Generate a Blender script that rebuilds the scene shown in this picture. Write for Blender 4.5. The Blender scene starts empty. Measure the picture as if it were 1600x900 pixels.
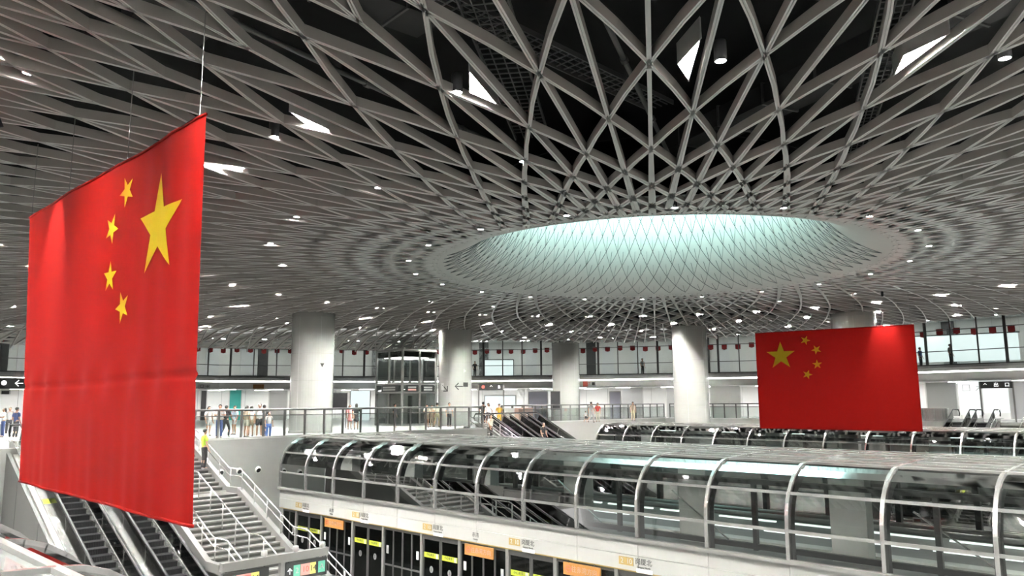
import bpy, bmesh, math, random
from mathutils import Vector, Matrix

random.seed(7)
sc = bpy.context.scene
COL = sc.collection
PI = math.pi
R = math.radians

# ------------------------------------------------------------------ camera
FPX, PITCH, ROLL, CAMH = 1200.0, R(8.39), -0.006, 1.75
fwd = Vector((0, math.cos(PITCH), math.sin(PITCH)))
_up = Vector((0, -math.sin(PITCH), math.cos(PITCH)))
_rt = Vector((1, 0, 0))
rt = _rt * math.cos(ROLL) + _up * math.sin(ROLL)
up = -_rt * math.sin(ROLL) + _up * math.cos(ROLL)
EYE = Vector((0, 0, CAMH))
cam = bpy.data.cameras.new('camera')
cam.sensor_width = 36.0
cam.lens = FPX / 1600.0 * 36.0
cam.clip_end = 400
cam_o = bpy.data.objects.new('camera', cam)
COL.objects.link(cam_o)
M3 = Matrix((rt, up, -fwd)).transposed()
cam_o.matrix_world = Matrix.Translation(EYE) @ M3.to_4x4()
sc.camera = cam_o

# ------------------------------------------------------------------ world, exposure
world = bpy.data.worlds.new('world')
sc.world = world
world.use_nodes = True
bg = world.node_tree.nodes['Background']
bg.inputs[0].default_value = (1.0, 0.99, 0.96, 1)
bg.inputs[1].default_value = 0.25
sc.view_settings.view_transform = 'Standard'
sc.view_settings.look = 'None'
sc.view_settings.gamma = 1
sc.view_settings.use_curve_mapping = False
sc.view_settings.exposure = 1.2
sc.cycles.max_bounces = 8
sc.cycles.diffuse_bounces = 4
sc.cycles.glossy_bounces = 4
sc.cycles.transmission_bounces = 4
sc.cycles.transparent_max_bounces = 24
sc.cycles.caustics_reflective = False
sc.cycles.caustics_refractive = False
sc.cycles.sample_clamp_indirect = 6.0
LAMP = 1850.0        # strength of the triangular ceiling luminaires
DISC = 150.0       # strength of the round downlights

# ------------------------------------------------------------------ frames
AZ = R(-45.65)
UD = Vector((math.sin(AZ), math.cos(AZ), 0))      # along the platforms
VD = Vector((math.cos(AZ), -math.sin(AZ), 0))     # across the platforms
ROT = -AZ                                          # local x = v, local y = u
def W(v, u, z=0.0):
    return VD * v + UD * u + Vector((0, 0, z))
def ray(x, y):
    return fwd + rt * ((x - 800) / FPX) - up * ((y - 450) / FPX)
def at(x, y, Y):
    d = ray(x, y)
    return EYE + d * (Y / d.y)
def atz(x, y, z):
    d = ray(x, y)
    return EYE + d * ((z - CAMH) / d.z)
def on_v(x, y, v):
    d = ray(x, y)
    return EYE + d * (v / d.dot(VD))

# ------------------------------------------------------------------ materials
def mat(name, col, rough=0.5, metal=0.0, emit=None, estr=0.0, vary=0.0, scale=3.0, spec=0.5, coat=0.0):
    m = bpy.data.materials.new(name)
    m.use_nodes = True
    nt = m.node_tree
    b = nt.nodes['Principled BSDF']
    b.inputs['Base Color'].default_value = (*col, 1)
    b.inputs['Roughness'].default_value = rough
    b.inputs['Metallic'].default_value = metal
    b.inputs['Specular IOR Level'].default_value = spec
    b.inputs['Coat Weight'].default_value = coat
    if emit:
        b.inputs['Emission Color'].default_value = (*emit, 1)
        b.inputs['Emission Strength'].default_value = estr
    if vary > 0:
        tc = nt.nodes.new('ShaderNodeTexCoord')
        no = nt.nodes.new('ShaderNodeTexNoise')
        no.inputs['Scale'].default_value = scale
        no.inputs['Detail'].default_value = 4
        mx = nt.nodes.new('ShaderNodeMix')
        mx.data_type = 'RGBA'
        nt.links.new(tc.outputs['Object'], no.inputs['Vector'])
        nt.links.new(no.outputs['Fac'], mx.inputs['Factor'])
        mx.inputs['A'].default_value = (*[c * (1 - vary) for c in col], 1)
        mx.inputs['B'].default_value = (*[min(1, c * (1 + vary)) for c in col], 1)
        nt.links.new(mx.outputs['Result'], b.inputs['Base Color'])
    return m

def glass(name, tint, refl=1.0, ior=1.5, rough=0.02):
    m = bpy.data.materials.new(name)
    m.use_nodes = True
    nt = m.node_tree
    for n in list(nt.nodes):
        nt.nodes.remove(n)
    out = nt.nodes.new('ShaderNodeOutputMaterial')
    tr = nt.nodes.new('ShaderNodeBsdfTransparent')
    tr.inputs[0].default_value = (*tint, 1)
    gl = nt.nodes.new('ShaderNodeBsdfGlossy')
    gl.inputs['Roughness'].default_value = rough
    fr = nt.nodes.new('ShaderNodeFresnel')
    fr.inputs['IOR'].default_value = ior
    ml = nt.nodes.new('ShaderNodeMath')
    ml.operation = 'MULTIPLY'
    ml.inputs[1].default_value = refl
    mx = nt.nodes.new('ShaderNodeMixShader')
    nt.links.new(fr.outputs[0], ml.inputs[0])
    nt.links.new(ml.outputs[0], mx.inputs[0])
    nt.links.new(tr.outputs[0], mx.inputs[1])
    nt.links.new(gl.outputs[0], mx.inputs[2])
    nt.links.new(mx.outputs[0], out.inputs[0])
    return m

def cloth(name, col, trans=0.25):
    m = mat(name, col, rough=0.5, spec=0.05, vary=0.05, scale=1.2)
    nt = m.node_tree
    b = nt.nodes['Principled BSDF']
    out = nt.nodes['Material Output']
    t = nt.nodes.new('ShaderNodeBsdfTranslucent')
    t.inputs[0].default_value = (*col, 1)
    mx = nt.nodes.new('ShaderNodeMixShader')
    mx.inputs[0].default_value = trans
    nt.links.new(b.outputs[0], mx.inputs[1])
    nt.links.new(t.outputs[0], mx.inputs[2])
    nt.links.new(mx.outputs[0], out.inputs[0])
    return m

M = {}
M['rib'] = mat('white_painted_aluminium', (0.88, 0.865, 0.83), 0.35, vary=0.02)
M['bulkhead'] = mat('bulkhead_panel', (0.78, 0.78, 0.76), 0.4, vary=0.03)
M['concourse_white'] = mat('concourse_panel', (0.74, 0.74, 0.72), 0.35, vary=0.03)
M['web'] = mat('rib_side_shade', (0.40, 0.375, 0.35), 0.5, vary=0.03)  # rib sides: shade painted in as a darker colour than the underside
M['funnel'] = mat('white_panel', (0.78, 0.77, 0.73), 0.5, vary=0.03)
M['seam'] = mat('dark_seam', (0.10, 0.11, 0.11), 0.7)
M['void'] = mat('black_void', (0.0025, 0.0025, 0.0025), 0.9, vary=0.2, spec=0.1)
M['duct'] = mat('dark_duct', (0.010, 0.010, 0.010), 0.7, vary=0.3, spec=0.2)
M['column'] = mat('column_panel', (0.30, 0.30, 0.287), 0.16, vary=0.03, coat=0.4)
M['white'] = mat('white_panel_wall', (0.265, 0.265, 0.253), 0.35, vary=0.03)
M['bright_white'] = mat('bright_panel', (0.5, 0.51, 0.51), 0.3, vary=0.02)
M['grey'] = mat('grey_panel', (0.36, 0.36, 0.35), 0.4, vary=0.06)
M['lightgrey'] = mat('light_grey_panel', (0.52, 0.52, 0.5), 0.4, vary=0.04)
M['midgrey'] = mat('mid_grey_metal', (0.26, 0.26, 0.25), 0.35, 0.6, vary=0.05)
M['deckgrey'] = mat('deck_grey', (0.2, 0.2, 0.195), 0.5, vary=0.2, scale=2)
M['dark'] = mat('dark_frame', (0.035, 0.035, 0.034), 0.4, vary=0.15)
M['black'] = mat('black_plastic', (0.012, 0.012, 0.013), 0.55, spec=0.25)
M['steel'] = mat('stainless_steel', (0.62, 0.62, 0.6), 0.25, 0.9, vary=0.05, scale=6)
M['brightsteel'] = mat('polished_steel', (0.8, 0.8, 0.78), 0.18, 0.9)
M['floor'] = mat('granite_floor', (0.38, 0.38, 0.37), 0.22, vary=0.05, scale=9)
M['platform'] = mat('platform_granite', (0.36, 0.36, 0.35), 0.25, vary=0.1, scale=9)
M['step'] = mat('stone_step', (0.058, 0.057, 0.053), 0.5, vary=0.1, scale=5)
M['nosing'] = mat('pale_nosing', (0.19, 0.186, 0.175), 0.4)
M['red'] = cloth('red_cloth', (0.122, 0.0032, 0.0024))
M['yellow'] = cloth('yellow_cloth', (0.25, 0.18, 0.008), 0.15)
M['pennant'] = cloth('pennant_cloth', (0.22, 0.03, 0.03), 0.3)
M['canopy_glass'] = glass('canopy_glass', (0.64, 0.66, 0.65), 1.0, 1.55)
M['roof_glass'] = glass('canopy_roof_glass', (0.6, 0.63, 0.62), 1.0, 1.85, 0.05)
def reflect_mix(name, tint, col, f):
    m = glass(name, tint, 1.0, 1.7, 0.08)
    nt = m.node_tree
    out = [n for n in nt.nodes if n.type == 'OUTPUT_MATERIAL'][0]
    src = out.inputs[0].links[0].from_socket
    d = nt.nodes.new('ShaderNodeBsdfDiffuse'); d.inputs[0].default_value = (*col, 1)
    mx = nt.nodes.new('ShaderNodeMixShader'); mx.inputs[0].default_value = f
    nt.links.new(src, mx.inputs[1]); nt.links.new(d.outputs[0], mx.inputs[2]); nt.links.new(mx.outputs[0], out.inputs[0])
    return m
M['reflect_mix'] = reflect_mix('roof_glass_reflect_mix', (0.6, 0.63, 0.62), (0.30, 0.31, 0.30), 0.25)  # pale diffuse share paints in the ceiling's reflection on the roof panes
M['clear_glass'] = glass('clear_glass', (0.84, 0.87, 0.86), 0.35, 1.45)
M['dark_glass'] = glass('dark_glass', (0.34, 0.35, 0.34), 0.9, 1.5)
M['psd_glass'] = glass('door_glass', (0.42, 0.44, 0.43), 0.9, 1.5)
M['lamp'] = mat('lamp_diffuser', (0.9, 0.9, 0.9), 0.5, emit=(1.0, 0.98, 0.93), estr=LAMP)
M['disc'] = mat('downlight_lens', (0.9, 0.9, 0.9), 0.5, emit=(1.0, 0.98, 0.93), estr=DISC)
M['strip'] = mat('linear_light', (0.9, 0.9, 0.9), 0.5, emit=(1.0, 0.99, 0.96), estr=7.0)
M['panel_light'] = mat('soffit_light', (0.9, 0.9, 0.9), 0.5, emit=(1.0, 0.99, 0.97), estr=48.0)
M['tube_light'] = mat('service_light', (0.9, 0.95, 0.93), 0.5, emit=(0.85, 1.0, 0.95), estr=0.8)
M['sky'] = mat('skylight_glow', (0.5, 0.8, 0.78), 0.5, emit=(0.60, 0.97, 0.97), estr=3.2)
M['daylight'] = mat('daylit_window', (0.3, 0.32, 0.32), 0.5, emit=(0.88, 1.0, 1.0), estr=0.42)
M['sticker'] = mat('yellow_sticker', (0.26, 0.30, 0.02), 0.5)
M['paper'] = mat('white_sticker', (0.34, 0.345, 0.335), 0.5)
M['orange'] = mat('orange_sign', (0.27, 0.125, 0.03), 0.5)
M['goldbox'] = mat('gold_sign', (0.24, 0.165, 0.045), 0.5)
M['ink'] = mat('black_ink', (0.02, 0.02, 0.02), 0.6)
M['redink'] = mat('red_ink', (0.6, 0.1, 0.07), 0.6)
M['signblack'] = mat('sign_black', (0.016, 0.018, 0.018), 0.35)
M['sign_white'] = mat('sign_white_lit', (0.85, 0.85, 0.85), 0.5, emit=(1, 1, 1), estr=0.8)
M['sign_green'] = mat('sign_green_lit', (0.05, 0.2, 0.14), 0.5, emit=(0.25, 0.8, 0.55), estr=0.22)
M['sign_pink'] = mat('sign_pink_lit', (0.25, 0.12, 0.11), 0.5, emit=(0.9, 0.42, 0.36), estr=0.3)
M['sign_yellow'] = mat('sign_yellow_lit', (0.25, 0.23, 0.06), 0.5, emit=(0.95, 0.8, 0.2), estr=0.35)
M['teal'] = mat('teal_panel', (0.03, 0.33, 0.28), 0.5)
M['lilac'] = mat('lilac_grey_panel', (0.46, 0.46, 0.54), 0.4)
M['brown'] = mat('brown_panel', (0.26, 0.17, 0.14), 0.4)
M['skin'] = mat('skin', (0.34, 0.19, 0.125), 0.5)
M['hair'] = mat('black_hair', (0.015, 0.012, 0.01), 0.5)
CL = {'white': (0.42, 0.42, 0.41), 'black': (0.02, 0.02, 0.022), 'navy': (0.03, 0.05, 0.14), 'grey': (0.25, 0.25, 0.25),
      'beige': (0.32, 0.26, 0.19), 'pink': (0.55, 0.22, 0.22), 'blue': (0.08, 0.16, 0.45), 'lightblue': (0.4, 0.52, 0.6),
      'yellow': (0.4, 0.24, 0.02), 'hivis': (0.24, 0.36, 0.02), 'red': (0.5, 0.06, 0.05), 'khaki': (0.3, 0.27, 0.17), 'brown': (0.16, 0.09, 0.06),
      'pale': (0.36, 0.36, 0.29)}
for k_, c_ in CL.items():
    M['c_' + k_] = mat('cloth_' + k_, c_, 0.8)

# ------------------------------------------------------------------ object helpers
def set_props(o, label=None, cat=None, group=None, kind=None):
    if label: o['label'] = label
    if cat: o['category'] = cat
    if group: o['group'] = group
    if kind: o['kind'] = kind
    return o

def thing(name, label, cat, loc=(0, 0, 0), rz=0.0, group=None, kind=None):
    o = bpy.data.objects.new(name, None)
    o.empty_display_size = 0.2
    COL.objects.link(o)
    o.location = loc
    o.rotation_euler = (0, 0, rz)
    return set_props(o, label, cat, group, kind)

def link(name, me, m=None, parent=None, loc=None, rz=None):
    o = bpy.data.objects.new(name, me)
    COL.objects.link(o)
    if m is not None and len(me.materials) == 0:
        me.materials.append(m)
    if parent: o.parent = parent
    if loc is not None: o.location = loc
    if rz is not None: o.rotation_euler = (0, 0, rz)
    return o

def dup(root, loc=None, rz=None, label=None, group=None):
    def cp(o, par):
        c = o.copy()
        COL.objects.link(c)
        if par: c.parent = par
        for ch in [x for x in bpy.data.objects if x.parent == o]:
            cp(ch, c)
        return c
    r = cp(root, None)
    if loc is not None: r.location = loc
    if rz is not None: r.rotation_euler = (0, 0, rz)
    if label: r['label'] = label
    if group: r['group'] = group
    return r

class MB:
    """collects shapes, then builds one mesh object"""
    def __init__(s):
        s.v = []; s.f = []
    def add(s, vs, fs):
        n = len(s.v)
        s.v += [tuple(p) for p in vs]
        s.f += [tuple(i + n for i in f) for f in fs]
        return s
    def hexa(s, a):      # 8 corners: bottom loop then top loop
        return s.add(a, [(3, 2, 1, 0), (4, 5, 6, 7), (0, 1, 5, 4), (1, 2, 6, 5), (2, 3, 7, 6), (3, 0, 4, 7)])
    def box(s, x0, x1, y0, y1, z0, z1):
        return s.hexa([(x0, y0, z0), (x1, y0, z0), (x1, y1, z0), (x0, y1, z0), (x0, y0, z1), (x1, y0, z1), (x1, y1, z1), (x0, y1, z1)])
    def bar(s, p, q, w, h, upv=(0, 0, 1)):
        p, q, upv = Vector(p), Vector(q), Vector(upv)
        d = (q - p).normalized()
        sd = d.cross(upv)
        if sd.length < 1e-4: sd = d.cross(Vector((0, 1, 0)))
        sd.normalize()
        n = sd.cross(d)
        a, b = sd * (w / 2), n * (h / 2)
        return s.hexa([p - a - b, p + a - b, q + a - b, q - a - b, p - a + b, p + a + b, q + a + b, q - a + b])
    def tube(s, pts, r, seg=8, cap=True):
        pts = [Vector(p) for p in pts]
        rings = []
        nn = len(pts)
        ref = None
        for i, p in enumerate(pts):
            t = (pts[min(i + 1, nn - 1)] - pts[max(i - 1, 0)]).normalized()
            if ref is None:
                ref = Vector((0, 0, 1)) if abs(t.z) < 0.9 else Vector((1, 0, 0))
            a = (ref - t * ref.dot(t)).normalized()
            b = t.cross(a)
            ref = a
            rings.append([p + (a * math.cos(2 * PI * k / seg) + b * math.sin(2 * PI * k / seg)) * r for k in range(seg)])
        vs = [q for rg in rings for q in rg]
        fs = []
        for i in range(nn - 1):
            for k in range(seg):
                k2 = (k + 1) % seg
                fs.append((i * seg + k, i * seg + k2, (i + 1) * seg + k2, (i + 1) * seg + k))
        if cap:
            fs.append(tuple(range(seg))[::-1])
            fs.append(tuple((nn - 1) * seg + k for k in range(seg)))
        return s.add(vs, fs)
    def lathe(s, prof, seg=24, c=(0, 0, 0)):
        vs = []; fs = []
        n = len(prof)
        for k in range(seg):
            a = 2 * PI * k / seg
            for r_, z in prof:
                vs.append((c[0] + r_ * math.cos(a), c[1] + r_ * math.sin(a), c[2] + z))
        for k in range(seg):
            k2 = (k + 1) % seg
            for i in range(n - 1):
                fs.append((k * n + i, k2 * n + i, k2 * n + i + 1, k * n + i + 1))
        return s.add(vs, fs)
    def prism(s, poly, off):
        """poly: list of 3d points (planar); off: extrusion vector"""
        n = len(poly)
        off = Vector(off)
        a = [Vector(p) for p in poly]
        b = [p + off for p in a]
        fs = [tuple(range(n))[::-1], tuple(range(n, 2 * n))] + [(i, (i + 1) % n, n + (i + 1) % n, n + i) for i in range(n)]
        return s.add(a + b, fs)
    def sheet(s, poly, thick):
        """open profile strip: poly = list of (p,q) edges pairs is not used"""
        return s
    def mesh(s, name, smooth=False):
        me = bpy.data.meshes.new(name)
        me.from_pydata(s.v, [], s.f)
        me.validate()
        bm = bmesh.new(); bm.from_mesh(me)
        bmesh.ops.recalc_face_normals(bm, faces=bm.faces)
        bm.to_mesh(me); bm.free()
        if smooth:
            for p in me.polygons: p.use_smooth = True
        return me
    def build(s, name, m, parent=None, smooth=False, loc=None, rz=None):
        return link(name, s.mesh(name, smooth), m, parent, loc, rz)

_txt = {}
def text_data(body, size):
    k = (body, size)
    if k not in _txt:
        cu = bpy.data.curves.new('lettering', 'FONT')
        cu.body = body
        cu.size = size
        cu.align_x = 'CENTER'; cu.align_y = 'CENTER'
        cu.extrude = 0.003
        o = bpy.data.objects.new('lettering', cu)
        COL.objects.link(o)
        bpy.context.view_layer.update()
        me = bpy.data.meshes.new_from_object(o.evaluated_get(bpy.context.evaluated_depsgraph_get()))
        _txt[k] = ([v.co.copy() for v in me.vertices], [tuple(p.vertices) for p in me.polygons])
        bpy.data.objects.remove(o); bpy.data.curves.remove(cu); bpy.data.meshes.remove(me)
    return _txt[k]
def text(body, size, m, parent, o, ex, ey, name='lettering'):
    vs, fs = text_data(body, size)
    o, ex, ey = Vector(o), Vector(ex), Vector(ey)
    n = ex.cross(ey)
    b = MB(); b.add([o + ex * p.x + ey * p.y + n * (p.z + 0.004) for p in vs], fs)
    return b.build(name, m, parent)

# =================================================================== CEILING
CX, CY, ZC = 5.65, 30.2, 7.0
NM = 136; DA = 2 * PI / NM; A0 = -0.183
def pol(r, a):           # angle measured from the direction facing the camera
    return CX + r * math.sin(a), CY - r * math.cos(a)
# outer edge of the lattice, through points found around the hall
EDGE = [(-48, 40), (-35, 54.0), (-25, 56.0), (-16, 59), (-8, 61.5), (-3, 66), (4, 70), (12, 70.5), (20, 64.0), (27, 56), (31, 50), (36, 43), (40, 34), (42, 24), (41, 8), (38, -6)]
_ed = sorted((math.atan2(x - CX, -(y - CY)) % (2 * PI), math.hypot(x - CX, y - CY)) for x, y in EDGE)
_ed = [(_ed[-1][0] - 2 * PI, _ed[-1][1])] + _ed + [(_ed[0][0] + 2 * PI, _ed[0][1])]
def rim(a):
    a %= 2 * PI
    for (a0, r0), (a1, r1) in zip(_ed, _ed[1:]):
        if a0 <= a <= a1:
            t = (a - a0) / (a1 - a0)
            return r0 + (r1 - r0) * t
    return 44.0
def lip(a):              # how far the outer edge bends down (m), by direction
    x, y = pol(30, a)
    d = math.atan2(x, y)                     # azimuth seen from the hall's near edge
    def sm(t): t = max(0, min(1, t)); return t * t * (3 - 2 * t)
    return 1.25 * sm((d + 0.52) / 0.12) * sm((-d + 0.02) / 0.16) if y > CY else 0.0
RF, BF = 3.6, 3.6        # funnel curve
R1 = 9.2
def zsurf(r, a):
    if r < R1:
        t = min(0.999, (R1 - r) / RF)
        return ZC + BF * (1 - math.sqrt(max(0, 1 - t * t)))
    z = ZC
    L = lip(a)
    if L > 0:
        e = rim(a)
        t = (r - (e - 6.0)) / 6.0
        if t > 0: z -= L * t * t
    return z
def P3(r, a, dz=0.0):
    x, y = pol(r, a)
    return Vector((x, y, zsurf(r, a) + dz))
def seen(p, m=1.35):
    d = p - EYE
    y = d.dot(fwd)
    if y < 1.5: return False
    return abs(d.dot(rt) / y) < 0.6667 * m and abs(d.dot(up) / y) < 0.375 * m + 0.1

IN_R = [21.55, 19.05, 16.75, 14.8, 13.25, 11.95, 10.85, 9.95, 9.25, 8.65]     # inner rings, from outside
OUT_R = [21.55, 23.1, 24.8, 26.6, 28.6, 30.8, 33.1, 35.6, 38.3, 41.2, 44.3, 47.6, 51.2, 55.0]
def width(r):
    if r > 21.55: return 0.066
    if r > 16: return 0.076
    t = (16 - r) / (16 - 8.65)
    return 0.078 + 0.155 * t ** 1.15
DEP = 0.18
lat = MB(); flg = MB()
def beam(r0, a0, r1, a1, cut=True):
    n = 1 if abs(r0 - r1) < 1.3 or min(r0, r1) > 22 else 2
    pts = [(r0 + (r1 - r0) * i / n, a0 + (a1 - a0) * i / n) for i in range(n + 1)]
    for (ra, aa), (rb, ab) in zip(pts, pts[1:]):
        p, q = P3(ra, aa), P3(rb, ab)
        if cut and not (seen(p) or seen(q)): continue
        d = (q - p)
        if d.length < 1e-3: continue
        d.normalize()
        sd = d.cross(Vector((0, 0, 1))).normalized()
        nn = Vector((0, 0, 1))
        dist = ((p + q) / 2 - EYE).length
        vs = []
        prof_of = []
        for e, w in ((p, width(ra) / 2), (q, width(rb) / 2)):
            dep = DEP if min(ra, rb) > 11 else 0.12
            if dist < 24:
                g = w * 0.2
                pr = [(-w, dep), (-w, 0), (-g, 0), (-g, 0.03), (g, 0.03), (g, 0), (w, 0), (w, dep)]
            else:
                pr = [(-w, dep), (-w, 0), (w, 0), (w, dep)]
            vs += [e + sd * x + nn * z for x, z in pr]
            k = len(pr)
        fs = [(i, (i + 1) % k, k + (i + 1) % k, k + i) for i in range(k)]
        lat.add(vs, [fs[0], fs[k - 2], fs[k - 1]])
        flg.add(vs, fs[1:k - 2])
# inner zone: radial ribs and two crossing spirals
for m in range(NM):
    a = A0 + m * DA
    for k in range(len(IN_R) - 1):
        beam(IN_R[k], a, IN_R[k + 1], a)
        if (m + k) % 2 == 1:          # node on this ring
            beam(IN_R[k], a, IN_R[k + 1], a + DA)
            beam(IN_R[k], a, IN_R[k + 1], a - DA)
# outer zone: twice as many ribs
DB = DA / 2
for j in range(2 * NM):
    a = A0 + j * DB
    e = rim(a)
    if not (seen(P3(23, a)) or seen(P3(e - 1, a)) or seen(P3((e + 23) / 2, a))): continue
    for k in range(len(OUT_R) - 1):
        r0, r1 = OUT_R[k], min(OUT_R[k + 1], e)
        if r0 >= e: break
        if k == 0 and j % 2 == 1: continue
        beam(r0, a, r1, a)
        if (j + k) % 2 == 0:
            for sgn in (1, -1):
                f = (r1 - r0) / (OUT_R[k + 1] - r0)
                beam(r0, a, r1, a + sgn * DB * f)
ceil_root = thing('ceiling', 'white triangulated rib ceiling flowing around a round glowing oculus', 'ceiling', kind='structure')
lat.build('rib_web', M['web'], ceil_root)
flg.build('rib_underside', M['rib'], ceil_root)  # underside of the same ribs, kept paler as the lit face
# rim strips of the lattice where it bends down: denser panel with small triangular holes
pan = MB()
for j in range(2 * NM):
    a = A0 + j * DB
    if lip(a + DB / 2) < 0.25: continue
    e0, e1 = rim(a), rim(a + DB)
    N_ = 7
    for i in range(N_):
        t0, t1 = i / N_, (i + 1) / N_
        f = 0.86 - 0.06 * i
        ra0, ra1 = e0 - 4.6 * (1 - t0), e0 - 4.6 * (1 - t1)
        rb0, rb1 = e1 - 4.6 * (1 - t0), e1 - 4.6 * (1 - t1)
        a_, b_, c_, d_ = P3(ra0, a, 0.06), P3(rb0, a + DB, 0.06), P3(rb1, a + DB, 0.06), P3(ra1, a, 0.06)
        if not seen(a_): continue
        mid = (a_ + b_ + c_ + d_) / 4
        inn = [p.lerp(mid, 1 - f) for p in (a_, b_, c_)]
        pan.add([a_, b_, c_, d_] + inn, [(0, 1, 5, 4), (1, 2, 6, 5), (2, 3, 4, 6), (3, 0, 4)])
pan.build('perforated_lip', M['funnel'], ceil_root)
# funnel skin of the oculus, solid panels, and its seams
fn = MB()
prof = []
for i in range(25):
    t = i / 24 * (PI / 2)
    prof.append((R1 - RF * math.sin(t), ZC + BF * (1 - math.cos(t))))
prof = [(r_, z) for r_, z in prof if r_ < 8.75]
prof = [(8.75, zsurf(8.75, 0))] + prof + [(5.55, 11.6), (5.5, 12.6), (5.48, 13.6)]
SEG = 136
vs = []; fs = []
for k in range(SEG):
    a = A0 + 2 * PI * k / SEG
    for r_, z in prof:
        x, y = pol(r_, a); vs.append((x, y, z))
n = len(prof)
for k in range(SEG):
    k2 = (k + 1) % SEG
    for i in range(n - 1):
        fs.append((k * n + i, k2 * n + i, k2 * n + i + 1, k * n + i + 1))
fn.add(vs, fs)
fn.build('oculus_funnel', M['funnel'], ceil_root, smooth=True)
ob = MB()
vs = []; fs = []
pr2 = [(9.9, 7.3), (8.6, 7.9), (7.4, 9.0), (6.4, 10.3), (6.4, 14.2)]
for k in range(72):
    a = 2 * PI * k / 72
    for r_, z in pr2:
        x, y = pol(r_, a); vs.append((x, y, z))
for k in range(72):
    k2 = (k + 1) % 72
    for i in range(4): fs.append((k * 5 + i, k2 * 5 + i, k2 * 5 + i + 1, k * 5 + i + 1))
ob.add(vs, fs); ob.build('funnel_backing', M['void'], ceil_root)
def fprof(t):            # t 0..1 along the funnel
    x = t * (n - 1); i = min(int(x), n - 2); f = x - i
    return prof[i][0] + (prof[i + 1][0] - prof[i][0]) * f - 0.004, prof[i][1] + (prof[i + 1][1] - prof[i][1]) * f - 0.004
sm_ = MB()
RT = [0.10, 0.22, 0.34, 0.46, 0.58, 0.70, 0.82, 0.92, 1.0]
for m in range(0, NM, 2):
    for k in range(len(RT) - 1):
        def pt(t, mm):
            r_, z = fprof(t); x, y = pol(r_, A0 + mm * DA); return Vector((x, y, z))
        off = k % 2
        p = pt(RT[k], m + off)
        if p.y < CY - 3: continue
        for dm in (0, 1, -1):
            for i in range(4):
                f0, f1 = i / 4, (i + 1) / 4
                t0, t1 = RT[k] + (RT[k + 1] - RT[k]) * f0, RT[k] + (RT[k + 1] - RT[k]) * f1
                sm_.bar(pt(t0, m + off + dm * f0), pt(t1, m + off + dm * f1), 0.0055, 0.022)
sm_.build('panel_seam', M['seam'], ceil_root)
# glazed skylight over the oculus
sk = MB()
sk.lathe([(0.01, 13.7), (2.8, 13.7), (5.6, 13.7)], 64, (CX, CY, 0))
sk.build('skylight', M['sky'], ceil_root)
# dark slab over the lattice with a hole for the funnel
sl = MB()
vs = []; fs = []
for k in range(96):
    a = 2 * PI * k / 96
    for r_ in (6.5, 62):
        x, y = pol(r_, a); vs.append((x, y, 10.2))
for k in range(96):
    k2 = (k + 1) % 96
    fs.append((2 * k, 2 * k + 1, 2 * k2 + 1, 2 * k2))
sl.add(vs, fs)
sl.build('upper_slab', M['void'], ceil_root)
for i in range(9):       # downstand beams of the slab
    u = 2 + i * 6.0
    b = MB(); b.hexa([W(-30, u, 9.3), W(60, u, 9.3), W(60, u + 0.7, 9.3), W(-30, u + 0.7, 9.3), W(-30, u, 10.2), W(60, u, 10.2), W(60, u + 0.7, 10.2), W(-30, u + 0.7, 10.2)])
    if abs(u - 16) > 8 : b.build('slab_beam', M['duct'], ceil_root)

# ------------------------------------------------------------------ services above the lattice
M['grey2'] = mat('dull_galvanised', (0.06, 0.06, 0.058), 0.5, 0.4)
def service_duct(v0, u0, v1, u1, w, h, z, label):
    t = thing('hanging_air_duct', label, 'duct', W(v0, u0, z))
    d = (W(v1, u1, z) - W(v0, u0, z)); L = d.length; d.normalize(); sd = d.cross(Vector((0, 0, 1)))
    b = MB(); b.bar(Vector(), d * L, w, h); b.build('duct_body', M['duct'], t)
    f = MB(); f.bar(Vector(), d * 0.05, w + 0.08, h + 0.08); me = f.mesh('flange')
    for i in range(int(L / 1.5)):
        o = link('flange', me, M['dark'], t); o.location = d * (1.5 * i + 0.7)
service_duct(4, 0, 5, 14, 1.3, 0.5, 8.6, 'wide dark air duct above the ribs near the kite-like triangular light')
service_duct(-3, 12, 9, 11, 0.9, 0.4, 9.15, 'narrower dark air duct crossing above the ribs before the oculus')
service_duct(14, 1, 18, 12, 1.0, 0.45, 8.6, 'dark air duct above the ribs beside the long slanted triangular light')
service_duct(-2, 18, 6, 28, 0.9, 0.4, 8.6, 'dark air duct above the ribs over the tall red banner')
def cable_tray(v0, u0, v1, u1, w, z, label):
    t = thing('hanging_cable_tray', label, 'cable tray', W(v0, u0, z))
    d = (W(v1, u1, z) - W(v0, u0, z)); L = d.length; d.normalize(); sd = d.cross(Vector((0, 0, 1)))
    for s in (-1, 1):
        b = MB(); b.bar(sd * s * w / 2, sd * s * w / 2 + d * L, 0.03, 0.1); b.build('side_rail', M['grey2'], t)
    r_ = MB()
    for i in range(int(L / 0.22)):
        r_.bar(d * 0.22 * i - sd * w / 2, d * 0.22 * i + sd * w / 2, 0.03, 0.02)
    for i in range(1, 4):
        q = sd * (w * (i / 4 - 0.5)); r_.bar(q, q + d * L, 0.02, 0.02)
    r_.build('wire_mesh', M['grey2'], t)
cable_tray(2, 4, 13, 12, 0.8, 8.0, 'wide mesh cable tray over the ribs between the round downlights')
cable_tray(0, 9, 14, 9, 0.6, 8.22, 'mesh cable tray running straight across over the widest rib openings')
cable_tray(9, 2, 22, 8, 0.5, 8.0, 'mesh cable tray above the ribs behind the long slanted triangular light')
cable_tray(-4, 14, 4, 20, 0.5, 8.0, 'mesh cable tray above the ribs over the wires of the tall banner')
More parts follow.
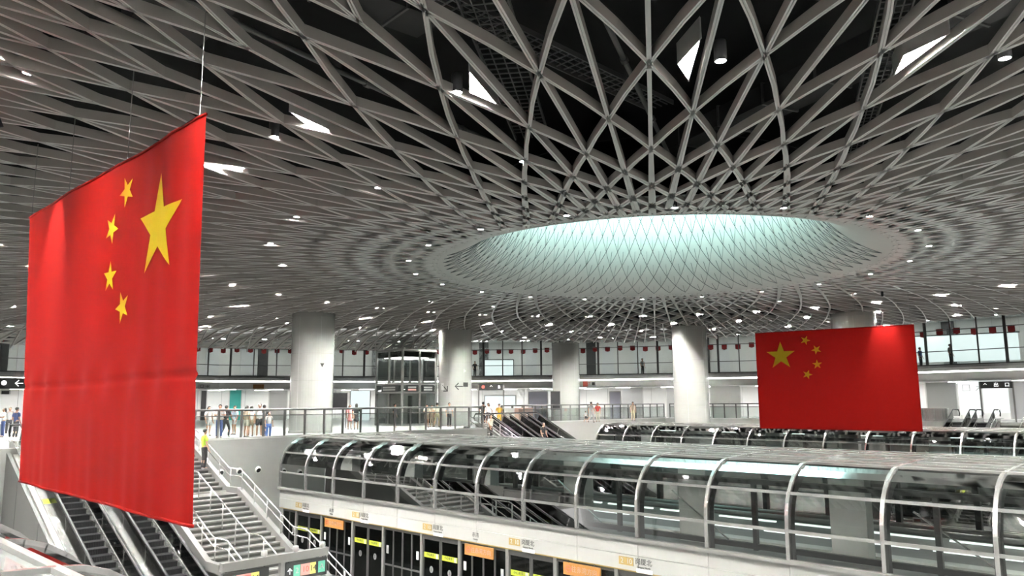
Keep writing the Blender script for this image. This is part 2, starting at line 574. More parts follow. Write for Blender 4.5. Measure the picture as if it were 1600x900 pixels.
def pipe(v0, u0, v1, u1, z, r_, label):
    t = thing('hanging_pipe', label, 'pipe', W(v0, u0, z))
    q = W(v1, u1, z) - W(v0, u0, z)
    b = MB(); b.tube([(0, 0, 0), q], r_, 8); b.build('pipe_run', M['grey2'], t, smooth=True)
    c = MB(); c.tube([(0, 0, 0), q.normalized() * 0.12], r_ * 1.5, 8); me = c.mesh('coupling')
    for i in range(int(q.length / 3)):
        o = link('coupling', me, M['grey2'], t); o.location = q.normalized() * (3 * i + 1.2)
pipe(1, 3, 16, 10, 7.55, 0.05, 'thin dark pipe above the ribs nearest the top of the picture')
pipe(-2, 10, 15, 13, 7.8, 0.05, 'thin dark pipe above the ribs just before the oculus edge')
pipe(3, 0, 3, 16, 7.68, 0.05, 'dark pipe above the ribs running straight toward the oculus')

# ------------------------------------------------------------------ luminaires
def tri_housing(tp):
    """open-bottomed triangular housing and its recessed diffuser, from three plan points"""
    c = sum((Vector(p) for p in tp), Vector()) / 3
    hb = MB()
    for i in range(3):
        p, q = Vector(tp[i]), Vector(tp[(i + 1) % 3])
        o_ = Vector((0, 0, 0.34))
        d = (q - p).normalized(); n_ = d.cross(Vector((0, 0, 1)))
        if n_.dot(c - p) < 0: n_ = -n_
        hb.hexa([p, q, q + n_ * 0.012, p + n_ * 0.012, p + o_, q + o_, q + n_ * 0.012 + o_, p + n_ * 0.012 + o_])
    hb.prism([Vector(p) + Vector((0, 0, 0.34)) for p in tp], (0, 0, 0.02))
    h = hb.mesh('housing'); h.materials.append(M['lightgrey'])
    db = MB(); db.prism([c + (Vector(p) - c) * 0.95 + Vector((0, 0, 0.14)) for p in tp], (0, 0, 0.02))
    d = db.mesh('diffuser'); d.materials.append(M['lamp'])
    return h, d
ME_H, ME_D = tri_housing([(0, -0.62, 0), (0.42, 0.10, 0), (0, 0.62, 0)])
def lamp_tri(x, y, z, rz, s, label, group, me=None):
    t = thing('ceiling_light', label, 'ceiling light', (x, y, z), rz, group)
    link('housing', me[0] if me else ME_H, None, t); link('diffuser', me[1] if me else ME_D, None, t)
    return t
cb = MB(); cb.lathe([(0.0, 0.34), (0.095, 0.34), (0.1, 0.32), (0.1, 0.0), (0.088, 0.0), (0.085, 0.03)], 20)
ME_C = cb.mesh('can_body', True); ME_C.materials.append(M['black'])
cb = MB(); cb.lathe([(0.0, 0.014), (0.05, 0.012), (0.087, 0.008)], 20)
ME_L = cb.mesh('lens', True); ME_L.materials.append(M['disc'])
def lamp_disc(x, y, z, label, group, s=1.0):
    t = thing('downlight', label, 'downlight', (x, y, z), 0, group)
    link('can_body', ME_C, None, t); link('lens', ME_L, None, t)
    return t
NT = 34
named_tri = {(753, 135): 'triangular ceiling light glowing beside a round downlight, over the tall banner side of the oculus',
             (1077, 92): 'kite-like triangular ceiling light next to the straight rib above the oculus',
             (1437, 82): 'long slanted triangular ceiling light high above the hall-facing banner',
             (492, 190): 'slim triangular ceiling light seen edge-on, first to the side of the tall banner',
             (350, 254): 'slim triangular ceiling light just behind the upper corner of the tall banner'}
TRI_PX = {(753, 135): ((733, 107), (733, 141), (778, 161)), (1077, 92): ((1095, 56), (1058, 97), (1076, 124)), (1437, 82): ((1484, 48), (1411, 83), (1396, 115)),
          (492, 190): ((452, 171), (484, 196), (538, 210)), (350, 254): ((312, 245), (335, 262), (386, 261))}
done = []
for key, lb in named_tri.items():
    pts = [atz(x, y, 7.12) for x, y in TRI_PX[key]]
    c = sum(pts, Vector()) / 3
    lamp_tri(c.x, c.y, 7.08, 0, 1.0, lb, 'triangular ceiling lights nearest the camera', tri_housing([p - c for p in pts]))
    done.append((c.x, c.y))
for ring, (rr, cnt) in enumerate(((18.9, 34), (24.0, 34), (29.6, 34), (35.5, 34), (42, 34))):
    for i in range(cnt):
        a = (A0 + 0.7 * DA) + i * (2 * PI / cnt) + (0.5 * (ring % 2)) * (2 * PI / cnt)
        e = rim(a)
        if rr > e - 1.2: continue
        x, y = pol(rr, a)
        p = Vector((x, y, zsurf(rr, a) + 0.1))
        if p.y < 6 and p.y > -3 and abs(p.x) < 4: continue
        if any(math.hypot(x - q[0], y - q[1]) < 2.2 for q in done): continue
        nm = ['inner', 'second', 'third', 'fourth', 'outer'][ring]
        lamp_tri(x, y, p.z, a + R(8), 1.0, 'one of the small triangular ceiling lights on the %s circle around the oculus' % nm, 'triangular lights, %s circle' % nm)
NAMED_DISC = {(45, 113): 'black round downlight in the ribs above the far corner of the tall banner',
              (714, 143): 'round downlight beside the sharp triangular light over the tall banner side',
              (428, 213): 'black round downlight under the slim triangular light near the tall banner',
              (1126, 94): 'bright round downlight beside the kite-like triangular light',
              (1570, 90): 'round downlight in the ribs beyond the long slanted triangular light'}
dd = []
for (px, py), lb in NAMED_DISC.items():
    p = atz(px, py, 7.07)
    lamp_disc(p.x, p.y, 7.05, lb, 'round downlights nearest the camera')
    dd.append((p.x, p.y))
for ring, (rr, cnt, o_) in enumerate(((14.6, 22, 0.32), (18.75, 34, 0.16), (9.7, 20, 0.2), (27.5, 17, 0.3), (33.5, 17, 0.3))):
    for i in range(cnt):
        a = A0 + (i + o_) * 2 * PI / cnt
        if rr > rim(a) - 1: continue
        x, y = pol(rr, a)
        z = zsurf(rr, a) + (0.06 if rr > 11 else -0.02)
        if not seen(Vector((x, y, z)), 1.15) or any(math.hypot(x - q[0], y - q[1]) < 2.4 for q in dd): continue
        nm = ['small circle close in', 'circle of triangular lights', 'oculus edge', 'middle ring', 'outermost ring'][ring]
        lamp_disc(x, y, z, 'one of the small round downlights in the ribs on the %s' % nm, 'round downlights on the %s' % nm)

# =================================================================== FLOORS, BULKHEAD, WALLS
floor = MB()
# mezzanine slab as a few convex pieces (v,u)
def slab(mb, pts, z0, z1):
    mb.prism([W(v, u, z0) for v, u in pts], (0, 0, z1 - z0))
EW = 35.2
slab(floor, [(-34, EW), (33.6, EW), (33.6, 90), (-34, 90)], -0.5, 0)
slab(floor, [(33.6, 37.2), (41.6, 37.2), (41.6, 90), (33.6, 90)], -0.5, 0)
slab(floor, [(41.6, 42), (64, 42), (64, 90), (41.6, 90)], -0.5, 0)
slab(floor, [(64, -12), (96, -12), (96, 90), (64, 90)], -0.5, 0)
slab(floor, [(-60, -45), (64, -45), (64, -12), (-60, -12)], -0.5, 0)
slab(floor, [(-6, -12), (64, -12), (64, 1.6), (-6, 1.6)], -0.5, 0)
slab(floor, [(-60, -12), (-6, -12), (-6, 35.2), (-60, 35.2)], -0.5, 0)
o = floor.build('floor', M['floor']); o['kind'] = 'structure'
fas = MB()
def face_wall(mb, v0, u0, v1, u1, z0, z1, t=0.12, inset=(0, 0)):
    p, q = W(v0, u0, 0), W(v1, u1, 0)
    d = (q - p).normalized(); sd = d.cross(Vector((0, 0, 1))) * t
    mb.hexa([p + Vector((0, 0, z0)), q + Vector((0, 0, z0)), q + sd + Vector((0, 0, z0)), p + sd + Vector((0, 0, z0)),
             p + Vector((0, 0, z1)), q + Vector((0, 0, z1)), q + sd + Vector((0, 0, z1)), p + sd + Vector((0, 0, z1))])
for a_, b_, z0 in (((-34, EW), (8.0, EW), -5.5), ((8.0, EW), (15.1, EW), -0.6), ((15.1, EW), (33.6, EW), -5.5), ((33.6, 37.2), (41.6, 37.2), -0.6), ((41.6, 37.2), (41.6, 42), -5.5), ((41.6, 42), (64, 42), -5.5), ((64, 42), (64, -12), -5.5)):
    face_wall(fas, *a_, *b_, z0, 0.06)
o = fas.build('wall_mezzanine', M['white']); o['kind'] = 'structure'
pf = MB()
slab(pf, [(3.2, -4), (18.7, -4), (18.7, EW), (3.2, EW)], -5.9, -5.5)
slab(pf, [(27, -4), (41.8, -4), (41.8, 37.2), (27, 37.2)], -5.9, -5.5)
slab(pf, [(50.5, -12), (64, -12), (64, 42), (50.5, 42)], -5.9, -5.5)
o = pf.build('floor_platform', M['platform']); o['kind'] = 'structure'

# front edge of the upper deck (bulkhead) as a polyline around the hall
BK = [Vector(p) for p in ((-58, 34, 0), (-50, 47, 0), (-38.9, 60.6, 0), (-27.9, 73.5, 0), (-9.8, 79, 0), (2, 78, 0), (13.1, 74.5, 0), (22, 71.5, 0), (28.5, 68, 0), (31.5, 60.5, 0), (36, 54.6, 0), (43, 44, 0), (47, 30, 0))]
CC = Vector((CX, CY, 0))
def offs(k): return [p + (p - CC).normalized() * k for p in BK]
def resample(pl, step):
    out = [pl[0].copy()]; need = step
    for p, q in zip(pl, pl[1:]):
        L = (q - p).length; d = (q - p) / L; x = 0
        while L - x >= need:
            x += need; out.append(p + d * x); need = step
        need -= (L - x)
    return out
def band(mb, pl, z0, z1, t=0.15):
    for p, q in zip(pl, pl[1:]):
        n_ = ((p + q) / 2 - CC).normalized() * t
        mb.hexa([p + Vector((0, 0, z0)), q + Vector((0, 0, z0)), q + n_ + Vector((0, 0, z0)), p + n_ + Vector((0, 0, z0)),
                 p + Vector((0, 0, z1)), q + Vector((0, 0, z1)), q + n_ + Vector((0, 0, z1)), p + n_ + Vector((0, 0, z1))])
def flat(mb, pa, pb, z0, z1):
    for p, q, r_, s in zip(pa, pa[1:], pb[1:], pb):
        mb.hexa([p + Vector((0, 0, z0)), q + Vector((0, 0, z0)), r_ + Vector((0, 0, z0)), s + Vector((0, 0, z0)),
                 p + Vector((0, 0, z1)), q + Vector((0, 0, z1)), r_ + Vector((0, 0, z1)), s + Vector((0, 0, z1))])
bk = thing('wall_bulkhead', 'grey bulkhead band under the upper floor with a bright light line', 'bulkhead', kind='structure')
b = MB(); band(b, BK, 3.1, 3.72); band(b, BK, 3.84, 4.25); band(b, offs(0.1), 3.7, 3.86); b.build('fascia_band', M['bulkhead'], bk)
b = MB(); band(b, offs(0.02), 3.74, 3.82, 0.05); b.build('light_line', M['strip'], bk)
b = MB(); flat(b, BK, offs(15), 3.08, 3.2); o = b.build('ceiling_concourse', M['concourse_white']); o['kind'] = 'structure'
b = MB(); flat(b, BK, offs(15), 4.1, 4.26); o = b.build('floor_upper', M['floor']); o['kind'] = 'structure'
b = MB(); flat(b, offs(-0.5), offs(15), 8.2, 8.35); o = b.build('ceiling_upper', M['lightgrey']); o['kind'] = 'structure'
# recessed light panels under soffit and upper ceiling
for k_off, zz, st in ((3, 3.05, 4.5), (8, 3.05, 4.5), (4, 8.15, 4.5)):
    for i, p in enumerate(resample(offs(k_off), st)):
        if not seen(p + Vector((0, 0, zz)), 1.2): continue
        n_ = (p - CC).normalized(); t_ = Vector((-n_.y, n_.x, 0))
        t = thing('ceiling_panel_light', 'one of the white panel lights set in the %s' % ('concourse soffit close behind the bulkhead' if k_off == 3 else 'concourse soffit far behind the bulkhead' if k_off == 8 else 'upper floor ceiling behind the glass'), 'panel light', p + Vector((0, 0, zz)), math.atan2(t_.y, t_.x), 'panel lights %d' % k_off if False else ('panel lights behind the bulkhead' if k_off == 3 else 'panel lights deep in the concourse' if k_off == 8 else 'panel lights of the upper floor'))
        if 'PL' not in globals():
            f = MB(); f.box(-0.75, 0.75, -0.2, 0.2, 0, 0.05); PL = f.mesh('frame'); PL.materials.append(M['white'])
            f = MB(); f.box(-0.7, 0.7, -0.15, 0.15, -0.008, 0.004); PE = f.mesh('diffuser'); PE.materials.append(M['panel_light'])
        link('frame', PL, None, t); link('diffuser', PE, None, t)
# back walls
bw = thing('wall_concourse', 'white panelled wall at the back of the lower concourse', 'wall', kind='structure')
b = MB(); pl = offs(11); band(b, pl, 0, 3.2); b.build('panelling', M['concourse_white'], bw)
b = MB()
for p in resample(offs(10.97), 2.4): b.bar(p, p + Vector((0, 0, 3.1)), 0.03, 0.02)
b.build('panel_joint', M['grey'], bw)
uw = thing('wall_upper', 'grey panelled wall behind the upper floor glass', 'wall', kind='structure')
b = MB(); band(b, offs(7), 4.2, 8.3); b.build('panelling', M['lightgrey'], uw)
b = MB()
rs = resample(offs(6.9), 1.7)
for i, (p, q) in enumerate(zip(rs, rs[1:])):
    if i % 5 in (0, 3): band(b, [p, p.lerp(q, 0.75)], 4.3, 7.6, 0.06)
b.build('pale_panel', M['bright_white'], uw)
b = MB()
for i, (p, q) in enumerate(zip(rs, rs[1:])):
    if i % 7 == 1: band(b, [p, p.lerp(q, 0.6)], 4.3, 8.2, 0.3)
b.build('dark_pier', M['dark'], uw)
# glass front of the upper floor: one window per stretch between corners
gl = offs(0.35)
for i, (p, q) in enumerate(zip(gl, gl[1:])):
    w = thing('window_%d' % (i + 1), 'tall glazed front of the upper floor, stretch %d of the ring' % (i + 1), 'window', (0, 0, 0), kind='structure')
    b = MB(); n_ = ((p + q) / 2 - CC).normalized()
    band(b, [p, q], 4.25, 8.2, 0.02); b.build('pane', M['clear_glass'], w)
    f = MB()
    k = max(2, round((q - p).length / 2.1))
    for j in range(k):
        r_ = p.lerp(q, (j + 0.5) / k)
        f.bar(r_ + Vector((0, 0, 4.2)), r_ + Vector((0, 0, 8.2)), 0.10 if j % 3 else 0.2, 0.09, n_)
    for z in (5.35, 6.95): f.bar(p + Vector((0, 0, z)), q + Vector((0, 0, z)), 0.06, 0.06)
    f.bar(p + Vector((0, 0, 4.3)), q + Vector((0, 0, 4.3)), 0.08, 0.1)
    f.build('window_frame', M['dark'], w)
# slate posts standing on the upper floor
# =================================================================== COLUMNS
def round_column(v, u, z0, z1, r_, label, seams, marks=()):
    t = thing('round_column', label, 'column', W(v, u, z0), ROT, 'round white columns', 'thing')
    h = z1 - z0
    b = MB()
    pf = [(0, 0), (r_ + 0.02, 0), (r_ + 0.02, 0.12), (r_, 0.13)]
    for s in seams:
        s -= z0
        pf += [(r_, s - 0.012), (r_ - 0.015, s - 0.008), (r_ - 0.015, s + 0.008), (r_, s + 0.012)]
    pf += [(r_, h - 0.25), (r_ + 0.015, h - 0.24), (r_ + 0.015, h - 0.02), (r_ - 0.05, h), (0, h)]
    b.lathe(pf, 48); b.build('shaft', M['column'], t, smooth=False)
    c = MB()
    for k in range(6):
        a = 2 * PI * k / 6 + 0.35
        p = Vector((math.cos(a), math.sin(a), 0)) * (r_ + 0.001)
        c.bar(p + Vector((0, 0, 0.14)), p + Vector((0, 0, h - 0.26)), 0.014, 0.006, p)
    c.build('panel_joint', M['grey'], t)
    return t
SE = (1.4, 3.0, 4.6)
c1 = W(25.3, 39.3); col_specs = []
def col_at(px, D, r_, z0, label, seams=SE, z1=7.05):
    p = at(px, 640, D); u, v = p.dot(UD), p.dot(VD)
    return round_column(v, u, z0, z1, r_, label, seams)
COL1 = col_at(486, 46.0, 1.25, 0.0, 'fat round white column by the glass rail beside the tall banner, the widest in view')
COL2 = col_at(711, 57.5, 1.23, 0.0, 'round white column with two printed arrows by the end of the railing')
COL3 = col_at(885, 71.0, 1.25, 0.0, 'round white column behind the escalators, the farthest and slimmest')
COL4 = col_at(1081, 55.7, 1.25, -5.5, 'round white column rising behind the far glass canopy, next to the smaller flag')
COL5 = col_at(1343, 47.5, 1.3, -5.5, 'round white column almost wholly hidden by the smaller flag')
# printed wayfinding on the two near columns
def on_col(colobj, r_, px, py, body, size, m, sq=None):
    c = Vector(colobj.location); d = ray(px, py); d2 = Vector((d.x, d.y, 0)); d2.normalize()
    b_ = d2.dot(Vector((c.x, c.y, 0))); perp = (Vector((c.x, c.y, 0)) - d2 * b_).length
    tt = b_ - math.sqrt(max(0.01, r_ * r_ - perp * perp))
    k = tt / Vector((d.x, d.y, 0)).length
    P = EYE + d * k
    n_ = (Vector((P.x, P.y, 0)) - Vector((c.x, c.y, 0))).normalized()
    ex = Vector((0, 0, 1)).cross(n_)
    inv = Matrix.Rotation(-ROT, 3, 'Z')
    o = inv @ (P + n_ * 0.03 - c)
    ex = inv @ ex; nn = inv @ n_
    if sq:
        b = MB(); w, h = sq
        zz = Vector((0, 0, 1))
        b.prism([o - ex * w / 2 - zz * h / 2, o + ex * w / 2 - zz * h / 2, o + ex * w / 2 + zz * h / 2, o - ex * w / 2 + zz * h / 2], nn * 0.02)
        b.build('printed_square', m, colobj)
    else:
        text(body, size, m, colobj, o, ex, (0, 0, 1), 'printed_arrow')
on_col(COL2, 1.23, 692, 604, '', 0, M['grey'], (0.26, 0.5))
on_col(COL2, 1.23, 696, 606, '\u2198', 0.9, M['ink'])
on_col(COL2, 1.23, 717, 604, '\u2190', 0.85, M['ink'])
on_col(COL2, 1.23, 727, 601, '', 0, M['ink'], (0.42, 0.32))
on_col(COL1, 1.25, 503, 571, '\u25bc', 0.3, M['ink'])
on_col(COL2, 1.23, 726, 580, '\u25b6', 0.3, M['grey'])

# =================================================================== GLASS CANOPIES OVER THE TRACKS
NB = 14; PITCHB = 2.229; CU0 = 2.12
CW = 8.0
def cprof():
    """outline of the canopy across v (0..8), from the near foot over the roof"""
    pts = [(0, -2.12), (0, -1.43)]
    for i in range(1, 9):
        t = i / 8 * PI / 2
        pts.append((1.3 * (1 - math.cos(t)), -1.35 + 1.45 * math.sin(t)))
    half = pts
    mid = [(2.6, 0.15), (4.0, 0.17), (5.4, 0.15)]
    return half + mid + [(CW - x, z) for x, z in reversed(half)]
CP = cprof()                       # indices: 0 foot,1 mid rail, 2..9 curve, 10-12 roof, 13.. back
def strip(mb, idx, u0, u1, inset=0.0, thick=0.012):
    for i, j in zip(idx, idx[1:]):
        p, q = Vector((CP[i][0], 0, CP[i][1])), Vector((CP[j][0], 0, CP[j][1]))
        d = (q - p).normalized(); n_ = Vector((-d.z, 0, d.x)) * -1
        a = p + n_ * inset; b = q + n_ * inset
        mb.add([(a.x, u0, a.z), (a.x, u1, a.z), (b.x, u1, b.z), (b.x, u0, b.z)], [(0, 1, 2, 3)])
def canopy(v0, label):
    t = thing('glass_canopy', label, 'glass canopy', W(v0, CU0, 0), ROT, 'glass canopies over the tracks')
    L = NB * PITCHB
    nC = len(CP)
    # ribs
    rb = MB(); inner = MB()
    for i in range(nC - 1):
        p = (CP[i][0], 0, CP[i][1]); q = (CP[i + 1][0], 0, CP[i + 1][1])
        d = Vector(q) - Vector(p); n_ = Vector((-d.z, 0, d.x)).normalized() * -1
        e = d.normalized() * 0.01
        rb.bar(Vector(p) - n_ * 0.02 - e, Vector(q) - n_ * 0.02 + e, 0.085, 0.08, n_)
    me = rb.mesh('arched_rib')
    for i in range(nC - 1):
        p = (CP[i][0], 0, CP[i][1]); q = (CP[i + 1][0], 0, CP[i + 1][1])
        d = Vector(q) - Vector(p); n_ = Vector((-d.z, 0, d.x)).normalized() * -1
        e = d.normalized() * 0.02
        inner.bar(Vector(p) + n_ * 0.14 - e, Vector(q) + n_ * 0.14 + e, 0.16, 0.2, n_)
    mi = inner.mesh('inner_frame')
    for k in range(NB + 1):
        o = link('arched_rib', me, M['steel'], t); o.location = (0, k * PITCHB, 0)
        c = link('inner_frame', mi, M['dark'], o)
    # rails along u
    def rail(pv, pz, w, h, name, m):
        b = MB(); b.bar((pv, 0, pz), (pv, L, pz), w, h); b.build(name, m, t)
    for s in (0, 1):
        f = (lambda x: x) if s == 0 else (lambda x: CW - x)
        rail(f(-0.03), -2.15, 0.2, 0.1, 'base_rail', M['midgrey'])
        rail(f(-0.01), -1.43, 0.07, 0.075, 'mid_rail', M['midgrey'])
        rail(f(CP[4][0] - 0.0), CP[4][1], 0.085, 0.075, 'upper_rail', M['brightsteel'])
    for i in range(9):
        v_ = 1.3 + i * (CW - 2.6) / 8
        zz = 0.11 + 0.06 * (1 - abs(v_ - 4) / 2.7)
        rail(v_, zz + 0.02, 0.10, 0.06, 'roof_purlin', M['steel' if i % 2 else 'midgrey'])
    # panes
    packs = [('lower_pane', (0, 1), M['canopy_glass']), ('side_pane', (1, 2, 3, 4), M['canopy_glass']), ('curved_pane', (4, 5, 6, 7, 8, 9), M['roof_glass']),
             ('roof_pane', (9, 10, 11, 12, 13), M['reflect_mix']),
             ('curved_pane', (13, 14, 15, 16, 17, 18), M['roof_glass']), ('side_pane', (18, 19, 20, 21), M['dark_glass']), ('lower_pane', (21, 22), M['dark_glass'])]
    for name, idx, m in packs:
        b = MB(); strip(b, idx, 0.05, PITCHB - 0.05); me = b.mesh(name, True)
        for k in range(NB):
            o = link(name, me, m, t); o.location = (0, k * PITCHB, 0)
    # closed end by the concourse wall
    for y, nm in ((L, 'end_pane'), (0, 'end_pane')):
        b = MB(); b.add([(x, y, z) for x, z in CP], [tuple(range(nC))]); b.build(nm, M['dark_glass'], t)
    # what stands inside
    b = MB(); b.box(0.15, CW - 0.15, 0, L, -2.6, -2.3); b.build('deck', M['deckgrey'], t)
    cm = MB(); cm.box(-0.22, 0.22, -0.45, 0.45, -2.3, 0.0); me = cm.mesh('inner_column')
    for k in range(7):
        o = link('inner_column', me, M['grey'], t); o.location = (1.75, 1.35 + k * 2 * PITCHB, 0)
    for vv, z in ((1.05, -0.42), (1.05, -2.1), (6.9, -0.42)):
        b = MB(); b.bar((vv, 0, z), (vv, L, z), 0.12, 0.14); b.build('service_beam', M['dark'], t)
    lt = MB(); lt.box(-0.05, 0.05, -0.95, 0.95, 0, 0.04); me = lt.mesh('service_lamp')
    for k in range(NB):
        for vv, z in ((2.9, -2.0), (4.3, -1.95), (3.2, -0.3)):
            if z > -1 and k % 2: continue
            o = link('service_lamp', me, M['tube_light'], t); o.location = (vv, (k + 0.5) * PITCHB, z)
    br = MB(); br.tube([(0, -0.9, -2.1), (0, 0.9, -0.9)], 0.025, 6); me = br.mesh('brace_rod')
    for k in (1, 4, 6, 9, 11):
        o = link('brace_rod', me, M['steel'], t); o.location = (1.5, (k + 0.5) * PITCHB, 0)
    mu = MB(); mu.box(-0.06, 0.06, -0.06, 0.06, -2.2, -0.42); me = mu.mesh('inner_mullion')
    for k in range(NB):
        if k % 2: o = link('inner_mullion', me, M['dark'], t); o.location = (1.05, (k + 0.62) * PITCHB, 0)
    tr = MB()
    tr.box(2.2, 2.7, 0, L, -2.3, -2.18); tr.build('pipe_tray', M['lightgrey'], t)
    for vv in (5.0, 5.8):
        b = MB(); b.tube([(vv, 0, -1.9), (vv, L, -1.9)], 0.09, 8); b.build('service_pipe', M['midgrey'], t, smooth=True)
    return t
CAN = canopy(18.6, 'long silver glass canopy with arched ribs across the middle, over the white platform-door band')
CAN2 = dup(CAN, W(42.2, CU0, 0), ROT, 'far glass canopy with arched ribs seen beyond the nearer one, under the smaller flag')
CAN3 = dup(CAN, W(-4.2, CU0, 0), ROT, 'corner of a third glass canopy in the bottom corner, mirroring the tall red banner')

# =================================================================== PLATFORM EDGE: WHITE BAND AND SCREEN DOORS
VF = 18.6
fa = thing('platform_fascia', 'white panelled band under the middle glass canopy, over the screen doors', 'fascia', W(VF, CU0, 0), ROT)
L = NB * PITCHB
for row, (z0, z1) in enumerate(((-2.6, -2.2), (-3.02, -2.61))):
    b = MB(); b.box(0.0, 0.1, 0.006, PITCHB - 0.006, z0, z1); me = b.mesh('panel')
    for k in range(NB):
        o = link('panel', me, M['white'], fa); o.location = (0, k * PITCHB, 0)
b = MB(); b.box(0.02, 0.12, 0, L, -3.06, -3.02); b.build('yellow_trim', M['goldbox'], fa)
b = MB(); b.box(0.05, 0.3, 0, L, -3.05, -2.2); b.build('backing', M['grey'], fa)
EXS = (0, -1, 0)
def station_sign(u, first):
    t = thing('station_name_sign', 'station sign with gold box on the white band, %s' % first, 'sign', W(VF - 0.02, u, -2.8), ROT, 'station name signs on the white band')
    b = MB(); b.box(-0.012, 0.0, 0.02, 0.52, -0.09, 0.13); b.build('line_box', M['goldbox'], t)
    text('2', 0.2, M['paper'], t, (-0.012, 0.4, 0.02), EXS, (0, 0, 1), 'line_number')
    text('10', 0.2, M['paper'], t, (-0.012, 0.15, 0.02), EXS, (0, 0, 1), 'line_number')
    text('岗厦北', 0.19, M['ink'], t, (-0.003, -0.33, 0.05), EXS, (0, 0, 1), 'station_name')
    text('Gangxia North', 0.075, M['ink'], t, (-0.003, -0.33, -0.09), EXS, (0, 0, 1), 'station_name')
    b = MB(); b.box(-0.006, 0.0, -0.62, -0.08, -0.24, -0.13); b.build('white_label', M['bright_white'], t)
for u, f in ((31.3, 'nearest the stairs'), (26.85, 'over the second doors from the stairs'), (22.3, 'third from the stairs'), (17.85, 'fourth from the stairs'), (13.4, 'fifth from the stairs'), (8.9, 'sixth from the stairs, outside the bottom edge')):
    if u > 10: station_sign(u, f)
def dest_label(u, f):
    t = thing('destination_label', 'small black lettering naming a station on the white band, %s' % f, 'lettering', W(VF - 0.005, u, -2.83), ROT)
    text('赤湾', 0.17, M['ink'], t, (0, 0, 0.05), EXS, (0, 0, 1), 'station_name')
    text('Chiwan', 0.08, M['ink'], t, (0, 0, -0.09), EXS, (0, 0, 1), 'station_name')
dest_label(28.95, 'near the stairs'); dest_label(20.0, 'above an orange sign midway')
def orange_sign(u, f):
    t = thing('orange_sign', 'orange hanging direction sign under the white band, %s' % f, 'sign', W(VF + 0.02, u, -3.3), ROT, 'orange signs under the white band')
    b = MB(); b.box(-0.03, 0.03, -0.7, 0.7, -0.18, 0.18); b.build('board', M['orange'], t)
    b = MB(); b.tube([(-0.032, 0.5 + 0.1 * math.cos(a * PI / 8), 0.1 * math.sin(a * PI / 8)) for a in range(17)], 0.014, 6); b.bar((-0.032, 0.42, 0), (-0.032, 0.58, 0), 0.01, 0.02); b.build('line_emblem', M['redink'], t)
    text('往赤湾方向', 0.2, M['brown'], t, (-0.031, -0.12, 0.0), EXS, (0, 0, 1))
    for y in (-0.5, 0.5):
        b = MB(); b.bar((0, y, 0.18), (0, y, 0.26), 0.02, 0.02); b.build('hanger', M['steel'], t)
orange_sign(28.75, 'nearest the stairs'); orange_sign(19.85, 'middle of the three'); orange_sign(15.35, 'cut by the bottom edge')

ZP = -5.5
def door_unit(u):
    """one bay of platform screen doors, 4.458 m along u, centred on the sliding pair"""
    t = thing('platform_screen_door', 'x', 'platform door', W(VF + 0.12, u, ZP), ROT, 'platform screen doors under the white band')
    H_ = 2.45
    for y in (-1.05, 1.05):
        b = MB(); b.box(-0.05, 0.1, y - 0.06, y + 0.06, 0, H_); b.build('post', M['midgrey'], t)
    b = MB(); b.box(-0.02, 0.12, -2.229, 2.229, H_ - 0.12, H_); b.build('header', M['dark'], t)
    for s in (-1, 1):
        y0, y1 = (0.01, 0.99) if s > 0 else (-0.99, -0.01)
        lf = MB()
        for a_, b_ in ((y0, y0 + 0.06), (y1 - 0.06, y1)): lf.box(0, 0.05, a_, b_, 0.02, H_ - 0.12)
        lf.box(0, 0.05, y0, y1, 0.02, 0.14); lf.box(0, 0.05, y0, y1, H_ - 0.2, H_ - 0.12)
        d = lf.build('sliding_leaf', M['dark'], t)
        g = MB(); g.box(0.02, 0.03, y0 + 0.06, y1 - 0.06, 0.14, H_ - 0.2); g.build('pane', M['psd_glass'], d)
        st = MB(); st.box(-0.004, 0.0, y0 + 0.08, y1 - 0.08, 1.62, 1.8); st.build('yellow_sticker', M['sticker'], d)
        st = MB(); st.box(-0.008, -0.004, y0 + 0.12, y0 + 0.24, 1.63, 1.79); st.build('white_corner', M['paper'], d)
        text('小心夹手', 0.11, M['ink'], d, (-0.005, (y0 + y1) / 2 + 0.06, 1.72), EXS, (0, 0, 1), 'warning_lettering')
        st = MB()
        st.prism([(-0.002, (y0 + y1) / 2 + 0.10 * math.cos(k * PI / 10), 1.22 + 0.12 * math.sin(k * PI / 10)) for k in range(20)], (-0.004, 0, 0)); st.build('round_sticker', M['midgrey'], d)
        text('1' if s > 0 else '2', 0.16, M['dark'], d, (-0.008, (y0 + y1) / 2, 1.22), EXS, (0, 0, 1), 'door_number')
    for s in (-1, 1):
        y0, y1 = (1.11, 2.229) if s > 0 else (-2.229, -1.11)
        f = MB()
        for y in (y0, (y0 + y1) / 2, y1): f.box(0, 0.06, y - 0.035, y + 0.035, 0.0, H_ - 0.12)
        f.box(0, 0.06, y0, y1, 0, 0.1); f.box(0, 0.06, y0, y1, 1.0, 1.06)
        fo = f.build('fixed_panel_frame', M['dark'], t)
        g = MB(); g.box(0.02, 0.03, y0, y1, 0.1, H_ - 0.12); g.build('pane', M['psd_glass'], fo)
        st = MB(); yy = y0 + 0.2 if s > 0 else y1 - 0.2
        st.box(-0.004, 0.0, yy - 0.07, yy + 0.07, 1.45, 1.75); st.build('white_notice', M['paper'], fo)
        st = MB(); st.box(-0.006, -0.004, yy - 0.045, yy + 0.045, 1.55, 1.7); st.build('notice_print', M['grey'], fo)
    return t
dr0 = None
for i, u in enumerate((30.9, 26.45, 21.98, 17.52, 13.06)):
    lb = 'glass platform screen doors with yellow stickers under the white band, ' + ['closest to the stairs', 'second pair from the stairs', 'third pair from the stairs', 'fourth pair from the stairs', 'fifth pair from the stairs'][i]
    if dr0 is None:
        dr0 = door_unit(u); dr0['label'] = lb
    else:
        dup(dr0, W(VF + 0.12, u, ZP), ROT, lb)
